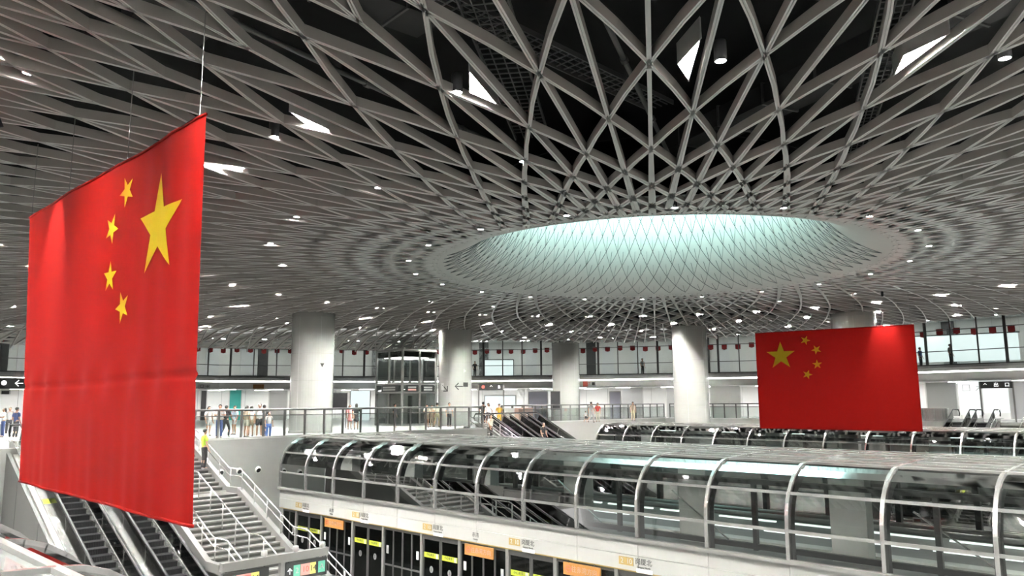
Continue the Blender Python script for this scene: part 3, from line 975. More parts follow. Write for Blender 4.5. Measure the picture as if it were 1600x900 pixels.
tl = thing('track_fill_light', 'added unseen fill light strip in the track space behind the screen doors', 'light strip', W(21.5, CU0, -2.95), ROT)
b = MB(); b.box(-0.06, 0.0, 0.5, 31.0, -0.05, 0.05); b.build('diffuser', M['strip'], tl)  # added strip, out of view, brightens the track wall behind the doors
b = MB(); b.box(-0.02, 0.06, 0.4, 31.1, -0.08, 0.08); b.build('housing', M['grey'], tl)
tk = MB(); tk.hexa([W(19.4, CU0, -6.8), W(26, CU0, -6.8), W(26, 34, -6.8), W(19.4, 34, -6.8), W(19.4, CU0, -6.6), W(26, CU0, -6.6), W(26, 34, -6.6), W(19.4, 34, -6.6)])
o = tk.build('floor_track', M['dark']); o['kind'] = 'structure'
tw = MB(); face_wall(tw, 21.6, 34, 21.6, CU0, -6.8, -2.65); o = tw.build('wall_track', M['grey']); o['kind'] = 'structure'

# =================================================================== FLAGS
def star_pts(cx, cy, r_, ang):
    return [(cx + (r_ if k % 2 == 0 else r_ * 0.382) * math.cos(ang + PI / 2 + k * PI / 5), cy + (r_ if k % 2 == 0 else r_ * 0.382) * math.sin(ang + PI / 2 + k * PI / 5)) for k in range(10)]
def hanging_flag(name, label, TL, TR, BL, BR, mirror, seam, seed):
    """corners in world space as seen by the camera; mirror: the hoist is at the camera's far side"""
    rnd = random.Random(seed)
    base = (TL + TR) / 2
    t = thing(name, label, 'flag', base)
    n_ = (TR - TL).cross(BL - TL).normalized()
    ph = [rnd.random() * 6 for _ in range(8)]
    def S(s, q):         # s across 0..1 (camera left to right), q down 0..1
        p = TL.lerp(TR, s).lerp(BL.lerp(BR, s), q)
        w = 0.020 * math.sin(9 * s + ph[0] + 1.5 * q) + 0.012 * math.sin(23 * s + ph[1] + 2 * q)
        w += 0.10 * math.sin(3.1 * s + ph[2]) * q * (1 - 0.6 * q)
        if seam:
            k = max(0, (q - seam) / (1 - seam))
            w += (0.016 * math.sin(61 * s + ph[3]) + 0.012 * math.sin(97 * s + ph[4])) * (0.35 * k if q > seam else 0) + (0.02 * math.sin(47 * s + ph[5]) * math.exp(-((q - seam) / 0.05) ** 2))
            w += 0.03 * math.exp(-((q - seam - 0.006 * math.sin(5 * s)) / 0.006) ** 2)
            w += 0.012 * math.sin(70 * s + ph[6]) * (max(0, s - 0.7) / 0.3) * 0.8
        else:
            w += 0.03 * math.sin(40 * s + ph[3]) * max(0, abs(s - 0.5) - 0.38) / 0.12 * (1 - q) + 0.012 * math.sin(50 * s + ph[4]) * q
        return p + n_ * w - base
    b = MB(); nx, ny = 150, 110
    vs = [S(i / nx, j / ny) for j in range(ny + 1) for i in range(nx + 1)]
    fs = [(j * (nx + 1) + i, j * (nx + 1) + i + 1, (j + 1) * (nx + 1) + i + 1, (j + 1) * (nx + 1) + i) for j in range(ny) for i in range(nx)]
    b.add(vs, fs)
    b.build('cloth', M['red'], t, smooth=True)
    # stars on the standard 30 x 20 grid, sewn on both faces
    big = (5, 5, 3, 0)
    small = []
    for x, y in ((10, 2), (12, 4), (12, 7), (10, 9)):
        small.append((x, y, 1, math.atan2(-(5 - y), 5 - x) - PI / 2))
    for x, y, r_, an in [big] + small:
        outl = star_pts(0, 0, r_, an)
        m = 7
        vs = []; fs = []
        for side in (1, -1):
            o0 = len(vs)
            for i in range(10):
                a, c = outl[i], outl[(i + 1) % 10]
                o1 = len(vs)
                for p in range(m + 1):
                    for q in range(p + 1):
                        f1 = p / m; f2 = (q / p) if p else 0
                        X = (a[0] + (c[0] - a[0]) * f2) * f1; Y = (a[1] + (c[1] - a[1]) * f2) * f1
                        gx, gy = x + X, y - Y
                        s = gx / 30.0
                        if mirror: s = 1 - s
                        vs.append(S(s, gy / 20.0) + n_ * 0.012 * side)
                idx = lambda p, q: o1 + p * (p + 1) // 2 + q
                for p in range(m):
                    for q in range(p + 1):
                        fs.append((idx(p, q), idx(p + 1, q), idx(p + 1, q + 1)))
                        if q < p: fs.append((idx(p, q), idx(p + 1, q + 1), idx(p, q + 1)))
        st = MB(); st.add(vs, fs)
        me = bpy.data.meshes.new('star'); me.from_pydata([tuple(v) for v in st.v], [], st.f)
        link('star', me, M['yellow'], t)
    # hems with a rod, wires to the ribs
    for q, nm in ((0.0, 'top_rod'), (1.0, 'bottom_hem')):
        h = MB(); h.tube([S(i / 40, q) for i in range(41)], 0.022, 8); h.build(nm, M['red'], t, smooth=True)
    for s in (0.02, 0.33, 0.66, 0.98):
        p = S(s, 0); wv = MB(); wv.tube([p, Vector((p.x, p.y, 7.15 - base.z))], 0.007, 5); wv.build('wire', M['midgrey'], t)
    return t
kf = 0.8
vL = 4.13
TLc, TRc, BLc, BRc = on_v(45, 340, vL), on_v(322, 178, vL), on_v(28, 752, vL), on_v(305, 822, vL)
FL1 = hanging_flag('hanging_flag', 'huge tall red flag with yellow stars hanging in front of the escalators', TLc, TRc, BLc, BRc, True, 0.66, 3)
yl, yr = 51.7 * kf, 46.7 * kf
FL2 = hanging_flag('hanging_flag', 'smaller red flag with yellow stars hanging before a column over the far canopy', at(1180, 521, yl), at(1428, 507, yr), at(1188, 669, yl), at(1442, 674, yr), False, 0.0, 5)
def spotlight(px, py, n_off, target_px, k, label, power):
    """small ceiling spotlight throwing a pool of light on a banner"""
    tgt = k
    loc = tgt + n_off; loc.z = 6.85
    t = thing('ceiling_spotlight', label, 'spotlight', loc)
    d = (tgt - loc).normalized()
    b = MB(); b.tube([-d * 0.1, d * 0.12], 0.06, 14); b.build('can_body', M['black'], t, smooth=True)
    b = MB(); b.tube([(0, 0, 0.05), (0, 0, 0.3)], 0.015, 8); b.build('stem', M['black'], t)
    ld = bpy.data.lights.new('beam', 'SPOT'); ld.energy = power; ld.spot_size = R(46); ld.spot_blend = 0.9; ld.shadow_soft_size = 0.05
    lo = bpy.data.objects.new('beam', ld); COL.objects.link(lo); lo.parent = t
    lo.location = d * 0.14; lo.rotation_euler = d.to_track_quat('-Z', 'Y').to_euler()
_n1 = -VD * 1.0
spotlight(0, 0, -VD * 1.1 - UD * 0.1, None, on_v(82, 415, vL), 'small black spotlight at the ribs lighting the far side of the tall banner', 1500)
_q = at(1385, 545, yr + 0.9)
spotlight(0, 0, (Vector((0, 0, 0)) - Vector((_q.x, _q.y, 0))).normalized() * 1.1, None, _q, 'small black spotlight at the ribs lighting the upper corner of the smaller flag', 1500)

# =================================================================== RAILINGS, STAIRS, ESCALATORS
def on_u(x, y, u):
    d = ray(x, y)
    return EYE + d * (u / d.dot(UD))
M['post'] = mat('post_grey', (0.085, 0.085, 0.082), 0.35, 0.3)
def glass_rail(v0, u0, v1, u1, label, h=1.42, sp=1.15):
    base = W(v0, u0, 0)
    q = W(v1, u1, 0) - base; L = q.length; d = q / L
    t = thing('glass_railing', label, 'railing', base)
    n = max(1, round(L / sp)); st = L / n
    zz = Vector((0, 0, 1))
    pb = MB(); pb.bar((0, 0, 0.0), (0, 0, h), 0.10, 0.06, d.cross(zz)); me = pb.mesh('post')
    g = MB(); g.bar(d * 0.05 + zz * 0.62, d * (st - 0.05) + zz * 0.62, 0.012, 1.0); gm = g.mesh('glass_pane')
    for i in range(n + 1):
        o = link('post', me, M['post'], t); o.location = d * st * i
    for i in range(n):
        o = link('glass_pane', gm, M['clear_glass'], t); o.location = d * st * i
    b = MB(); b.tube([zz * h, zz * h + q], 0.05, 8); b.build('handrail', M['post'], t, smooth=True)
    b = MB(); b.bar(zz * (h - 0.28), zz * (h - 0.28) + q, 0.045, 0.045); b.build('mid_rail', M['post'], t)
    b = MB(); b.bar(zz * 0.07, zz * 0.07 + q, 0.09, 0.13); b.build('kerb', M['grey'], t)
    return t
glass_rail(15.3, 35.3, 33.4, 35.3, 'long glass railing with grey posts on the concourse edge, crowd standing behind it')
glass_rail(-16, 35.3, 7.6, 35.3, 'glass railing on the concourse edge beyond the tall banner, its end just showing')
glass_rail(41.8, 37.4, 41.8, 42.0, 'short glass railing running back beside the far escalators')
glass_rail(41.8, 42.1, 64, 42.1, 'far glass railing with dark posts in front of the farthest column')
glass_rail(64.1, 41.5, 64.1, 19.5, 'glass railing of the far edge behind the smaller flag')

M['kerb'] = mat('kerb_stone', (0.10, 0.10, 0.095), 0.4, vary=0.05)
def stair(v0, v1, u0, slope, flights, label, kerbs=True):
    """top edge at u0, z=0, going down toward smaller u"""
    t = thing('staircase', label, 'stairs', W(v0, u0, 0), ROT)
    w = v1 - v0
    y, z = 0.0, 0.0
    prof = [(0.0, 0.0)]
    spots = []
    for nst, rise, land in flights:
        tr = rise / slope
        for i in range(nst):
            z -= rise; prof.append((y, z)); spots.append((y, z, tr)); y -= tr; prof.append((y, z))
        if land:
            y -= land; prof[-1] = (y, z)
    body = [(0, y_, z_ - 0.05) for y_, z_ in prof] + [(0, y, -5.5), (0, 0, -5.5)]
    b = MB(); b.prism([(p[0], p[1], min(p[2], -0.03)) for p in body], (w, 0, 0)); b.build('stair_body', M['step'], t)
    tr = spots[0][2]; rise = flights[0][1]
    s = MB(); s.box(0.01, w - 0.01, -tr, 0.0, -0.055, 0.0)
    me = s.mesh('step'); nb = MB(); nb.box(0.01, w - 0.01, -tr - 0.015, -tr + 0.045, -0.05, 0.004); nm = nb.mesh('nosing')
    for y_, z_, _ in spots:
        o = link('step', me, M['step'], t); o.location = (0, y_, z_)
        c = link('nosing', nm, M['nosing'], o)
    for x in ((0.0, w) if kerbs else ()):
        k = MB()
        pl = [(prof[0][0] + 0.3, 0.12)]
        yy, zz = 0.0, 0.0
        pl.append((0.0, 0.12))
        for nst, rise, land in flights:
            yy -= nst * rise / slope; zz -= nst * rise; pl.append((yy, zz + 0.12))
            if land: yy -= land; pl.append((yy, zz + 0.12))
        for p, q in zip(pl, pl[1:]): k.bar((x, p[0], p[1] - 0.1), (x, q[0], q[1] - 0.1), 0.2, 0.3)
        k.build('kerb', M['kerb'], t)
    t['_pl'] = 0; del t['_pl']
    return t, pl if kerbs else None
FL = [(12, 0.15, 1.0), (12, 0.15, 1.0), (12, 0.1583, 0)]
ST1, PL1 = stair(11.9, 15.0, 35.2, 0.43, FL, 'wide pale staircase coming down beside the tall banner')
def stair_rail(v, u0, pl, i0, i1, label, h=0.9, twin=True):
    t = thing('stair_handrail', label, 'handrail', W(v, u0, 0), ROT)
    pts = [Vector((0, y, z - 0.12 + h)) for y, z in pl[i0:i1]]
    b = MB(); b.tube(pts, 0.026, 8); b.build('rail', M['steel'], t, smooth=True)
    if twin:
        b = MB(); b.tube([p - Vector((0, 0, 0.28)) for p in pts], 0.02, 8); b.build('lower_rail', M['steel'], t, smooth=True)
    m = MB(); m.tube([(0, 0, 0), (0, 0, h)], 0.022, 8); me = m.mesh('post', True)
    for p, q in zip(pts, pts[1:]):
        n = max(1, round((q - p).length / 1.3))
        for i in range(n):
            o = link('post', me, M['midgrey'], t); o.location = p.lerp(q, (i + 0.15) / n) - Vector((0, 0, h))
    return t
stair_rail(15.0, 35.2, PL1, 1, 7, 'double steel handrail on the outer kerb of the wide staircase')
stair_rail(13.25, 35.2, PL1, 1, 7, 'single steel handrail down the middle of the wide staircase', twin=False)
stair_rail(12.05, 35.2, PL1, 1, 7, 'double steel handrail between the wide staircase and the escalator')

def escalator(loc, rz, slope, drop, label, group):
    t = thing('escalator', label, 'escalator', loc, rz, group)
    run = drop / slope
    path = [(1.5, 0.0), (0.0, 0.0), (-run, -drop), (-run - 1.3, -drop)]
    def along(off): return [(y, z + off) for y, z in path]
    # truss
    b = MB(); lo = [(y, max(z - 0.95, -drop - 0.3)) for y, z in path]
    b.prism([(-0.78, y, z - 0.12) for y, z in path] + [(-0.78, y, z) for y, z in reversed(lo)], (1.56, 0, 0)); b.build('truss', M['lightgrey'], t)
    # steps
    s = MB(); s.box(-0.5, 0.5, -0.4, 0.0, -0.06, 0.0)
    for i in range(20):
        x = -0.48 + i * 0.05
        s.box(x, x + 0.02, -0.4, 0.0, 0.0, 0.012); s.box(x, x + 0.02, -0.412, -0.4, -0.2, 0.0)
    s.box(-0.5, 0.5, -0.4, -0.38, -0.23, 0.0)
    me = s.mesh('step')
    n = int(run / 0.4)
    for i in range(n):
        o = link('step', me, M['black'], t); o.location = (0, -0.4 * i - 0.1, -slope * 0.4 * i - 0.02)
    for y, z in ((0.75, 0.012), (-run - 0.75, -drop + 0.012)):
        b = MB(); b.box(-0.55, 0.55, y - 0.6, y + 0.6, z - 0.03, z); b.build('comb_plate', M['steel'], t)
    for s_ in (-1, 1):
        x = 0.56 * s_
        b = MB()
        for p, q in zip(path, path[1:]): b.bar((x, p[0], p[1] + 0.06), (x, q[0], q[1] + 0.06), 0.05, 0.42)
        b.build('skirt', M['steel'], t)
        b = MB()
        for p, q in zip(along(0.29), along(0.29)[1:]): b.bar((x + 0.11 * s_, p[0], p[1]), (x + 0.11 * s_, q[0], q[1]), 0.24, 0.06)
        b.build('deck', M['brightsteel'], t)
        # glass panels, split into lengths
        m_ = max(3, round(run / 2.0))
        for i in range(m_):
            y0, y1 = -run * i / m_, -run * (i + 1) / m_
            b = MB(); b.bar((x, y0 - 0.02, y0 * slope + 0.6), (x, y1 + 0.02, y1 * slope + 0.6), 0.014, 0.58)
            b.build('glass_panel', M['dark_glass'], t)
        jt = MB()
        for i in range(1, m_):
            y0 = -run * i / m_
            b = MB(); b.bar((x, y0, y0 * slope + 0.33), (x, y0, y0 * slope + 0.92), 0.03, 0.025, (0, 1, 0)); b.build('panel_joint', M['steel'], t)
        hp = [(x, 1.55, 0.45), (x, 1.68, 0.68), (x, 1.5, 0.93), (x, 0.1, 0.96)]
        hp += [(x, -run + 0.05, -drop + 0.96), (x, -run - 1.3, -drop + 0.93), (x, -run - 1.5, -drop + 0.68), (x, -run - 1.35, -drop + 0.45)]
        b = MB(); b.tube(hp, 0.042, 8); b.build('handrail', M['black'], t, smooth=True)
        b = MB(); b.tube([(p[0], p[1], p[2] - 0.055) for p in hp[2:6]], 0.022, 6); b.build('handrail_guide', M['brightsteel'], t, smooth=True)
        st = MB()
        for i in (2, 5):
            y0 = -run * (i + 0.35) / 7
            st = MB(); st.bar((x + 0.11 * s_, y0, y0 * slope + 0.325), (x + 0.11 * s_, y0 - 0.3, (y0 - 0.3) * slope + 0.325), 0.2, 0.01); st.build('yellow_sticker', M['sticker'], t)
    return t
escalator(W(8.95, 35.2), ROT, 0.43, 5.5, 'escalator with black steps under the tall banner, against the grey side wall', 'escalators under the tall banner')
escalator(W(10.75, 35.2), ROT, 0.43, 5.5, 'escalator with black steps under the tall banner, next to the wide staircase', 'escalators under the tall banner')
# cladding between the escalator and the mezzanine, and the side wall
M['cladding'] = mat('cladding_grey', (0.07, 0.07, 0.068), 0.35, vary=0.08)
cl = thing('escalator_cladding', 'grey panelled side wall under the escalator beside the tall banner', 'wall panel', W(7.95, 35.2, 0), ROT)
b = MB(); b.prism([(0, 1.4, -0.05), (0, 0, -0.05), (0, -12.79, -5.5), (0, 1.4, -5.5)], (0.12, 0, 0)); b.build('panelling', M['cladding'], cl)
for y in (-2, -5, -8):
    b = MB(); b.bar((-0.004, y, y * 0.43 - 0.1), (-0.004, y, -5.5), 0.01, 0.02, (0, 1, 0)); b.build('panel_joint', M['dark'], cl)

# the far group between the two canopies
ST2, PL2 = stair(33.9, 35.6, 37.2, 0.5, [(18, 0.15, 1.0), (18, 0.155, 0)], 'narrow far staircase between the two canopies, a person walking down it')
stair_rail(33.95, 37.2, PL2, 1, 4, 'pale steel handrail on the outer side of the narrow far staircase')
stair_rail(35.6, 37.2, PL2, 1, 4, 'pale steel handrail between the narrow far staircase and the escalators')
escalator(W(36.55, 37.2), ROT, 0.5, 5.5, 'far escalator between the canopies, nearest the narrow staircase', 'far escalators between the canopies')
escalator(W(38.3, 37.2), ROT, 0.5, 5.5, 'far escalator between the canopies, middle one with a rider', 'far escalators between the canopies')
escalator(W(40.05, 37.2), ROT, 0.5, 5.5, 'far escalator between the canopies, nearest the end of the far canopy', 'far escalators between the canopies')
fl2 = MB(); face_wall(fl2, 33.6, 35.2, 33.6, 37.2, -5.5, 0.02); fl2.prism([W(35.4, 37.0, -5.5), W(35.6, 37.0, -5.5), W(35.6, 26, -5.5), W(35.4, 26, -5.5)], (0, 0, 0.1)); o = fl2.build('wall_stairwell', M['white']); o['kind'] = 'structure'
# the pair that faces the camera at the far edge
RZ2 = ROT - PI / 2
for px, lb in ((1503, 'far escalator facing the camera, nearest the smaller flag'), (1541, 'far escalator facing the camera, between the other one and the grey stairs')):
    p = on_v(px, 657, 64.2); u_ = p.dot(UD)
    escalator(W(64.2, u_), RZ2, 0.43, 5.5, lb, 'far escalators facing the camera')
p = on_v(1584, 657, 64.2)
t = thing('staircase', 'grey stairs facing the camera beside the two far escalators', 'stairs', W(64.2, p.dot(UD)), RZ2)
s = MB(); s.box(-0.8, 0.8, -0.35, 0, -0.15, 0); me = s.mesh('step'); s = MB(); s.box(-0.8, 0.8, -0.36, -0.31, -0.02, 0.005); nm = s.mesh('nosing')
for i in range(36):
    o = link('step', me, M['step'], t); o.location = (0, -0.35 * i, -0.15 * (i + 1) ); c = link('nosing', nm, M['nosing'], o)
for x in (-0.85, 0.85):
    b = MB(); b.bar((x, 0, 0.05), (x, -12.6, -5.35), 0.1, 0.3); b.build('kerb', M['lightgrey'], t)
    b = MB(); b.tube([(x, 0.3, 0.95), (x, 0, 0.95), (x, -12.6, -4.5)], 0.03, 8); b.build('handrail', M['steel'], t, smooth=True)

# =================================================================== THINGS ON THE CONCOURSE
def air_nozzle(v, z, label):
    t = thing('air_nozzle', label, 'air nozzle', W(v, 35.19, z), ROT, 'round air nozzles on the white wall')
    rot = Matrix.Rotation(PI / 2, 3, 'X')
    def lth(pr, m, nm):
        b = MB(); b.lathe(pr, 28); b.v = [tuple(rot @ Vector(p)) for p in b.v]; return b.build(nm, m, t, smooth=True)
    lth([(0.20, 0.0), (0.29, 0.0), (0.29, 0.05), (0.26, 0.09), (0.19, 0.10), (0.18, 0.03), (0.18, 0.0)], M['bright_white'], 'flange_ring')
    bl = MB(); bl.lathe([(0.155, 0.02), (0.15, 0.10), (0.14, 0.17), (0.12, 0.20), (0.115, 0.14), (0.0, 0.13)], 28)
    tilt = Matrix.Rotation(R(20), 3, 'X') @ rot
    bl.v = [tuple(tilt @ Vector(p)) for p in bl.v]; bl.build('nozzle_ball', M['lightgrey'], t, smooth=True)
    hb_ = MB(); hb_.lathe([(0.0, 0.17), (0.115, 0.17)], 20); hb_.v = [tuple(tilt @ Vector(p)) for p in hb_.v]; hb_.build('dark_mouth', M['black'], t)
for v, f in ((18.4, 'nearest the canopy end'), (17.45, 'middle one above the stair landing'), (16.55, 'behind the stair handrail'), (7.4, 'beside the escalator behind the tall banner')):
    air_nozzle(v, -1.39, 'round white air nozzle on the white wall %s' % f)

def facing_box(name, label, cat, px, py_base, D, w, h, depth, z0=0.0, group=None, yaw=None):
    p = at(px, py_base, D); p.z = z0
    yaw_ = -math.atan2(p.x, p.y) if yaw is None else yaw
    return thing(name, label, cat, p, yaw_, group)
def screen(px, D, w, h, z0, label):
    t = facing_box('display_screen', label, 'screen', px, 640, D, w, h, 0.2)
    b = MB(); b.box(-w / 2, w / 2, 0, 0.16, z0, z0 + h); b.build('case', M['dark'], t)
    b = MB(); b.box(-w / 2 + 0.05, w / 2 - 0.05, -0.006, 0.0, z0 + 0.06, z0 + h - 0.06); b.build('black_panel', M['black'], t)
    for x in (-w / 2 + 0.1, w / 2 - 0.1):
        b = MB(); b.bar((x, 0.08, 0), (x, 0.08, z0), 0.06, 0.06); b.build('leg', M['midgrey'], t)
screen(529, 53, 1.15, 1.15, 1.25, 'large black display screen on legs beside the widest column')
screen(868, 68, 0.85, 1.6, 1.0, 'tall black display screen just before the farthest column')
def portal(px0, px1, D, z1, label, inscr):
    p, q = at(px0, 640, D), at(px1, 640, D); p.z = q.z = 0
    c = (p + q) / 2; w = (q - p).length
    t = thing('sign_portal', label, 'sign frame', c, -math.atan2(c.x, c.y))
    for x in (-w / 2, w / 2):
        b = MB(); b.bar((x, 0, 0), (x, 0, z1), 0.12, 0.12); b.build('post', M['midgrey'], t)
    b = MB(); b.box(-w / 2, w / 2, -0.06, 0.06, z1 - 0.5, z1); b.build('sign_board', M['signblack'], t)
    for i, (ch, m) in enumerate(inscr):
        x = -w / 2 + 0.35 + i * (w - 0.7) / max(1, len(inscr) - 1)
        text(ch, 0.34, m, t, (x, -0.062, z1 - 0.26), (1, 0, 0), (0, 0, 1), 'sign_lettering')
portal(748, 787, 60, 3.1, 'black sign frame with a red mark by the bright entrance behind the arrow column', (('\u25cf', M['redink']), ('\u2191', M['sign_white']), ('B', M['sign_white'])))
portal(1538, 1582, 58, 3.0, 'black sign frame with white lettering behind the escalators that face the camera', (('\u2191', M['sign_white']), ('出', M['sign_white']), ('口', M['sign_white'])))

M['lift_glass'] = glass('lift_glass', (0.72, 0.74, 0.73), 0.6, 1.45)
# glass lift shaft
nc = at(628, 640, 57.0)
lt = thing('lift_shaft', 'dark framed glass lift shaft on the concourse, between the two nearest white columns', 'lift', Vector((nc.x, nc.y, 0)), ROT)
S_ = 3.2; H_ = 5.6
fr = MB()
xs = (0, S_); ys = (0, S_)
for x in (0, S_ / 2, S_):
    for y in (0, S_ / 2, S_):
        if x in xs or y in ys:
            b = MB(); b.bar((x, y, 0), (x, y, H_), 0.14, 0.14); b.build('upright', M['midgrey'], lt)
for z in (0.08, 2.45, 3.05, H_):
    for (a_, b_) in (((0, 0), (S_, 0)), ((0, 0), (0, S_)), ((S_, 0), (S_, S_)), ((0, S_), (S_, S_))):
        b = MB(); b.bar((*a_, z), (*b_, z), 0.14, 0.14); b.build('cross_beam', M['midgrey'], lt)
for (a_, b_) in (((0, 0), (S_, 0)), ((0, 0), (0, S_)), ((S_, 0), (S_, S_)), ((0, S_), (S_, S_))):
    b = MB(); b.bar((*a_, H_ / 2), (*b_, H_ / 2), 0.015, H_ - 0.2); b.build('glass_wall', M['lift_glass'], lt)
b = MB(); b.box(0.5, S_ - 0.5, 0.5, S_ - 0.5, 0.05, 2.5); b.build('lift_car', M['lightgrey'], lt)
b = MB(); b.box(0.4, S_ - 0.4, 0.4, S_ - 0.4, H_ - 0.56, H_ - 0.52); b.build('lift_fill_light', M['strip'], lt)  # glowing panel added to brighten the inside of the shaft
b = MB(); b.box(0.9, 1.3, 0.42, 0.5, 0.05, 2.2); b.build('lift_door', M['steel'], lt)
b = MB(); b.box(0.2, S_ - 0.2, 0.2, S_ - 0.2, H_ - 0.5, H_ - 0.1); b.build('machine_box', M['dark'], lt)
for (x0, x1, side) in ((0.25, 1.4, 0), (1.75, 2.95, 0), (0.4, 2.4, 1)):
    b = MB()
    if side == 0: b.box(x0, x1, -0.12, -0.05, 2.5, 3.0)
    else: b.box(-0.12, -0.05, x0, x1, 2.5, 3.0)
    b.build('black_signboard', M['signblack'], lt)
    for z, m in ((2.83, M['paper']), (2.65, M['sign_pink'] if (side == 0 and x0 < 1) else M['paper'])):
        b = MB()
        if side == 0: b.box(x0 + 0.2, x1 - 0.2, -0.13, -0.12, z - 0.06, z + 0.05)
        else: b.box(-0.13, -0.12, x0 + 0.3, x1 - 0.2, z - 0.06, z + 0.05)
        b.build('sign_lettering', m, lt)
# stainless cabinet by the far escalators
p = on_v(1461, 655, 66.0); p.z = 0
t = thing('steel_enclosure', 'rounded stainless enclosure beside the smaller flag, before the far escalators', 'enclosure', p, -math.atan2(p.x, p.y))
b = MB(); w, d_ = 0.95, 0.7
out = []
for cx_, cy_, a0 in ((w - 0.25, -d_ + 0.25, -90), (w - 0.25, d_ - 0.25, 0), (-w + 0.25, d_ - 0.25, 90), (-w + 0.25, -d_ + 0.25, 180)):
    for i in range(7):
        a = R(a0 + 15 * i); out.append((cx_ + 0.25 * math.cos(a), cy_ + 0.25 * math.sin(a), 0.0))
b.prism(out, (0, 0, 0.95)); b.build('body', M['steel'], t)
b = MB(); b.prism([(x * 1.03, y * 1.03, 0.95) for x, y, z in out], (0, 0, 0.08)); b.build('top_rim', M['brightsteel'], t)
for x in (-0.5, 0, 0.5):
    b = MB(); b.box(x - 0.01, x + 0.01, -d_ - 0.006, -d_, 0.05, 0.9); b.build('panel_joint', M['midgrey'], t)

# service counters, doors and panels along the concourse back wall
def wall_panel(px0, px1, py0, py1, D, m, name, label, cat, frame=None):
    p, q = at(px0, 640, D), at(px1, 640, D); c = (p + q) / 2
    z1 = at((px0 + px1) / 2, py0, D).z; z0 = max(0.0, at((px0 + px1) / 2, py1, D).z)
    w = Vector((q.x - p.x, q.y - p.y, 0)).length
    t = thing(name, label, cat, Vector((c.x, c.y, 0)), -math.atan2(c.x, c.y))
    b = MB(); b.box(-w / 2, w / 2, 0, 0.25, z0, z1); b.build('panel', m, t)
    b = MB()
    for x in (-w / 2, w / 2): b.bar((x, 0.0, z0), (x, 0.0, z1), 0.09, 0.09)
    b.bar((-w / 2, 0, z1), (w / 2, 0, z1), 0.09, 0.09); b.build('surround', frame or M['lightgrey'], t)
    return t
wp = wall_panel
wp(358, 376, 609, 672, 80, M['teal'], 'advert_panel', 'teal advertising panel on the concourse wall beyond the crowd', 'panel')
wp(313, 322, 610, 660, 80, M['dark'], 'doorway', 'dark doorway on the concourse wall at the edge of the tall banner', 'doorway')
wp(547, 578, 610, 662, 76, M['daylight'], 'bright_opening', 'bright white passage opening between the black screen and the lift shaft', 'opening')
wp(757, 806, 618, 655, 80, M['daylight'], 'bright_opening', 'brightest daylit opening behind the frame with the red mark', 'opening')
wp(826, 856, 612, 655, 80, M['lilac'], 'tall_panel', 'lilac-grey tall panel before the farthest column', 'panel')
wp(953, 970, 612, 656, 78, M['lilac'], 'tall_panel', 'lilac-grey door-like panel behind the far railing', 'panel')
wp(972, 1005, 604, 655, 80, M['grey'], 'wall_recess', 'grey recessed wall between white pillars behind the far railing', 'recess')
wp(1042, 1056, 604, 655, 79, M['grey'], 'wall_recess', 'grey recess beside the column at the end of the far railing', 'recess')
wp(1112, 1156, 604, 658, 72, M['lightgrey'], 'wall_recess', 'pale grey recess between the far column and the smaller flag', 'recess')
wp(1452, 1494, 596, 650, 64, M['white'], 'wall_recess', 'white panelled recess just past the smaller flag', 'recess')
wp(1502, 1534, 595, 648, 62, M['daylight'], 'light_panel', 'glowing white wall panel with a square and arrow printed on it', 'panel')
wp(1540, 1578, 598, 645, 61.5, M['daylight'], 'bright_opening', 'bright opening framed by the black sign portal behind the far escalators', 'opening')
wp(1582, 1610, 596, 655, 60.5, M['bright_white'], 'light_panel', 'white wall panel at the edge past the far grey stairs', 'panel')
wp(843, 876, 596, 600, 79, M['bright_white'], 'notice_board', 'thin white notice strip under the bulkhead near the farthest column', 'notice') if False else None
wp(420, 448, 610, 668, 80, M['white'], 'pilaster', 'white pilaster behind the railing near the widest column', 'pilaster')
t = thing('low_partition', 'brown and grey low partition at the head of the far stairs', 'partition', at(810, 640, 58) * 1.0)
t.location.z = 0; t.rotation_euler.z = ROT
for i, m in enumerate((M['grey'], M['brown'], M['brown'])):
    b = MB(); b.box(-1.4 + i * 1.0, -0.42 + i * 1.0, 0, 0.1, 0.05, 1.25); b.build('board', m, t)

# daylight windows of the upper floor behind the glass
for i, (x0, x1, y0, y1, D) in enumerate(((757, 803, 562, 591, 84), (1446, 1600, 522, 564, 62.5))):
    t = wall_panel(x0, x1, y0, y1, D, M['daylight'], 'bright_window', ['daylit window on the upper floor above the frame with the red mark', 'bright window wall on the upper floor above the far escalators'][i], 'window', M['dark'])

# signs on the bulkhead
def on_bulk(px, py):
    d = ray(px, py)
    for p, q in zip(BK, BK[1:]):
        e = q - p; n_ = Vector((e.y, -e.x, 0)); k = n_.dot(p) / n_.dot(d)
        if k > 0:
            P = EYE * 0 + d * k; s = (P - p).dot(e) / e.length_squared
            if 0 <= s <= 1: return EYE + d * (n_.dot(p - Vector((0, 0, 0))) / n_.dot(d)), (e.normalized() if n_.dot(p) > 0 else -e.normalized())
    return at(px, py, 70), Vector((1, 0, 0))
def bulk_sign(px, py, w, h, board, label, items, name='wall_sign'):
    P, ex = on_bulk(px, py)
    if ex.x < 0: ex = -ex
    t = thing(name, label, 'sign', P, math.atan2(ex.y, ex.x))
    b = MB(); b.box(-w / 2, w / 2, -0.07, 0.0, -h / 2, h / 2); b.build('board', board, t)
    for x, ch, sz, m in items: text(ch, sz, m, t, (x, -0.07, 0), (1, 0, 0), (0, 0, 1), 'sign_lettering')
bulk_sign(404, 604, 1.0, 0.42, M['orange'], 'small orange sign on the bulkhead near the widest column', ((0, '出口', 0.3, M['brown']),))
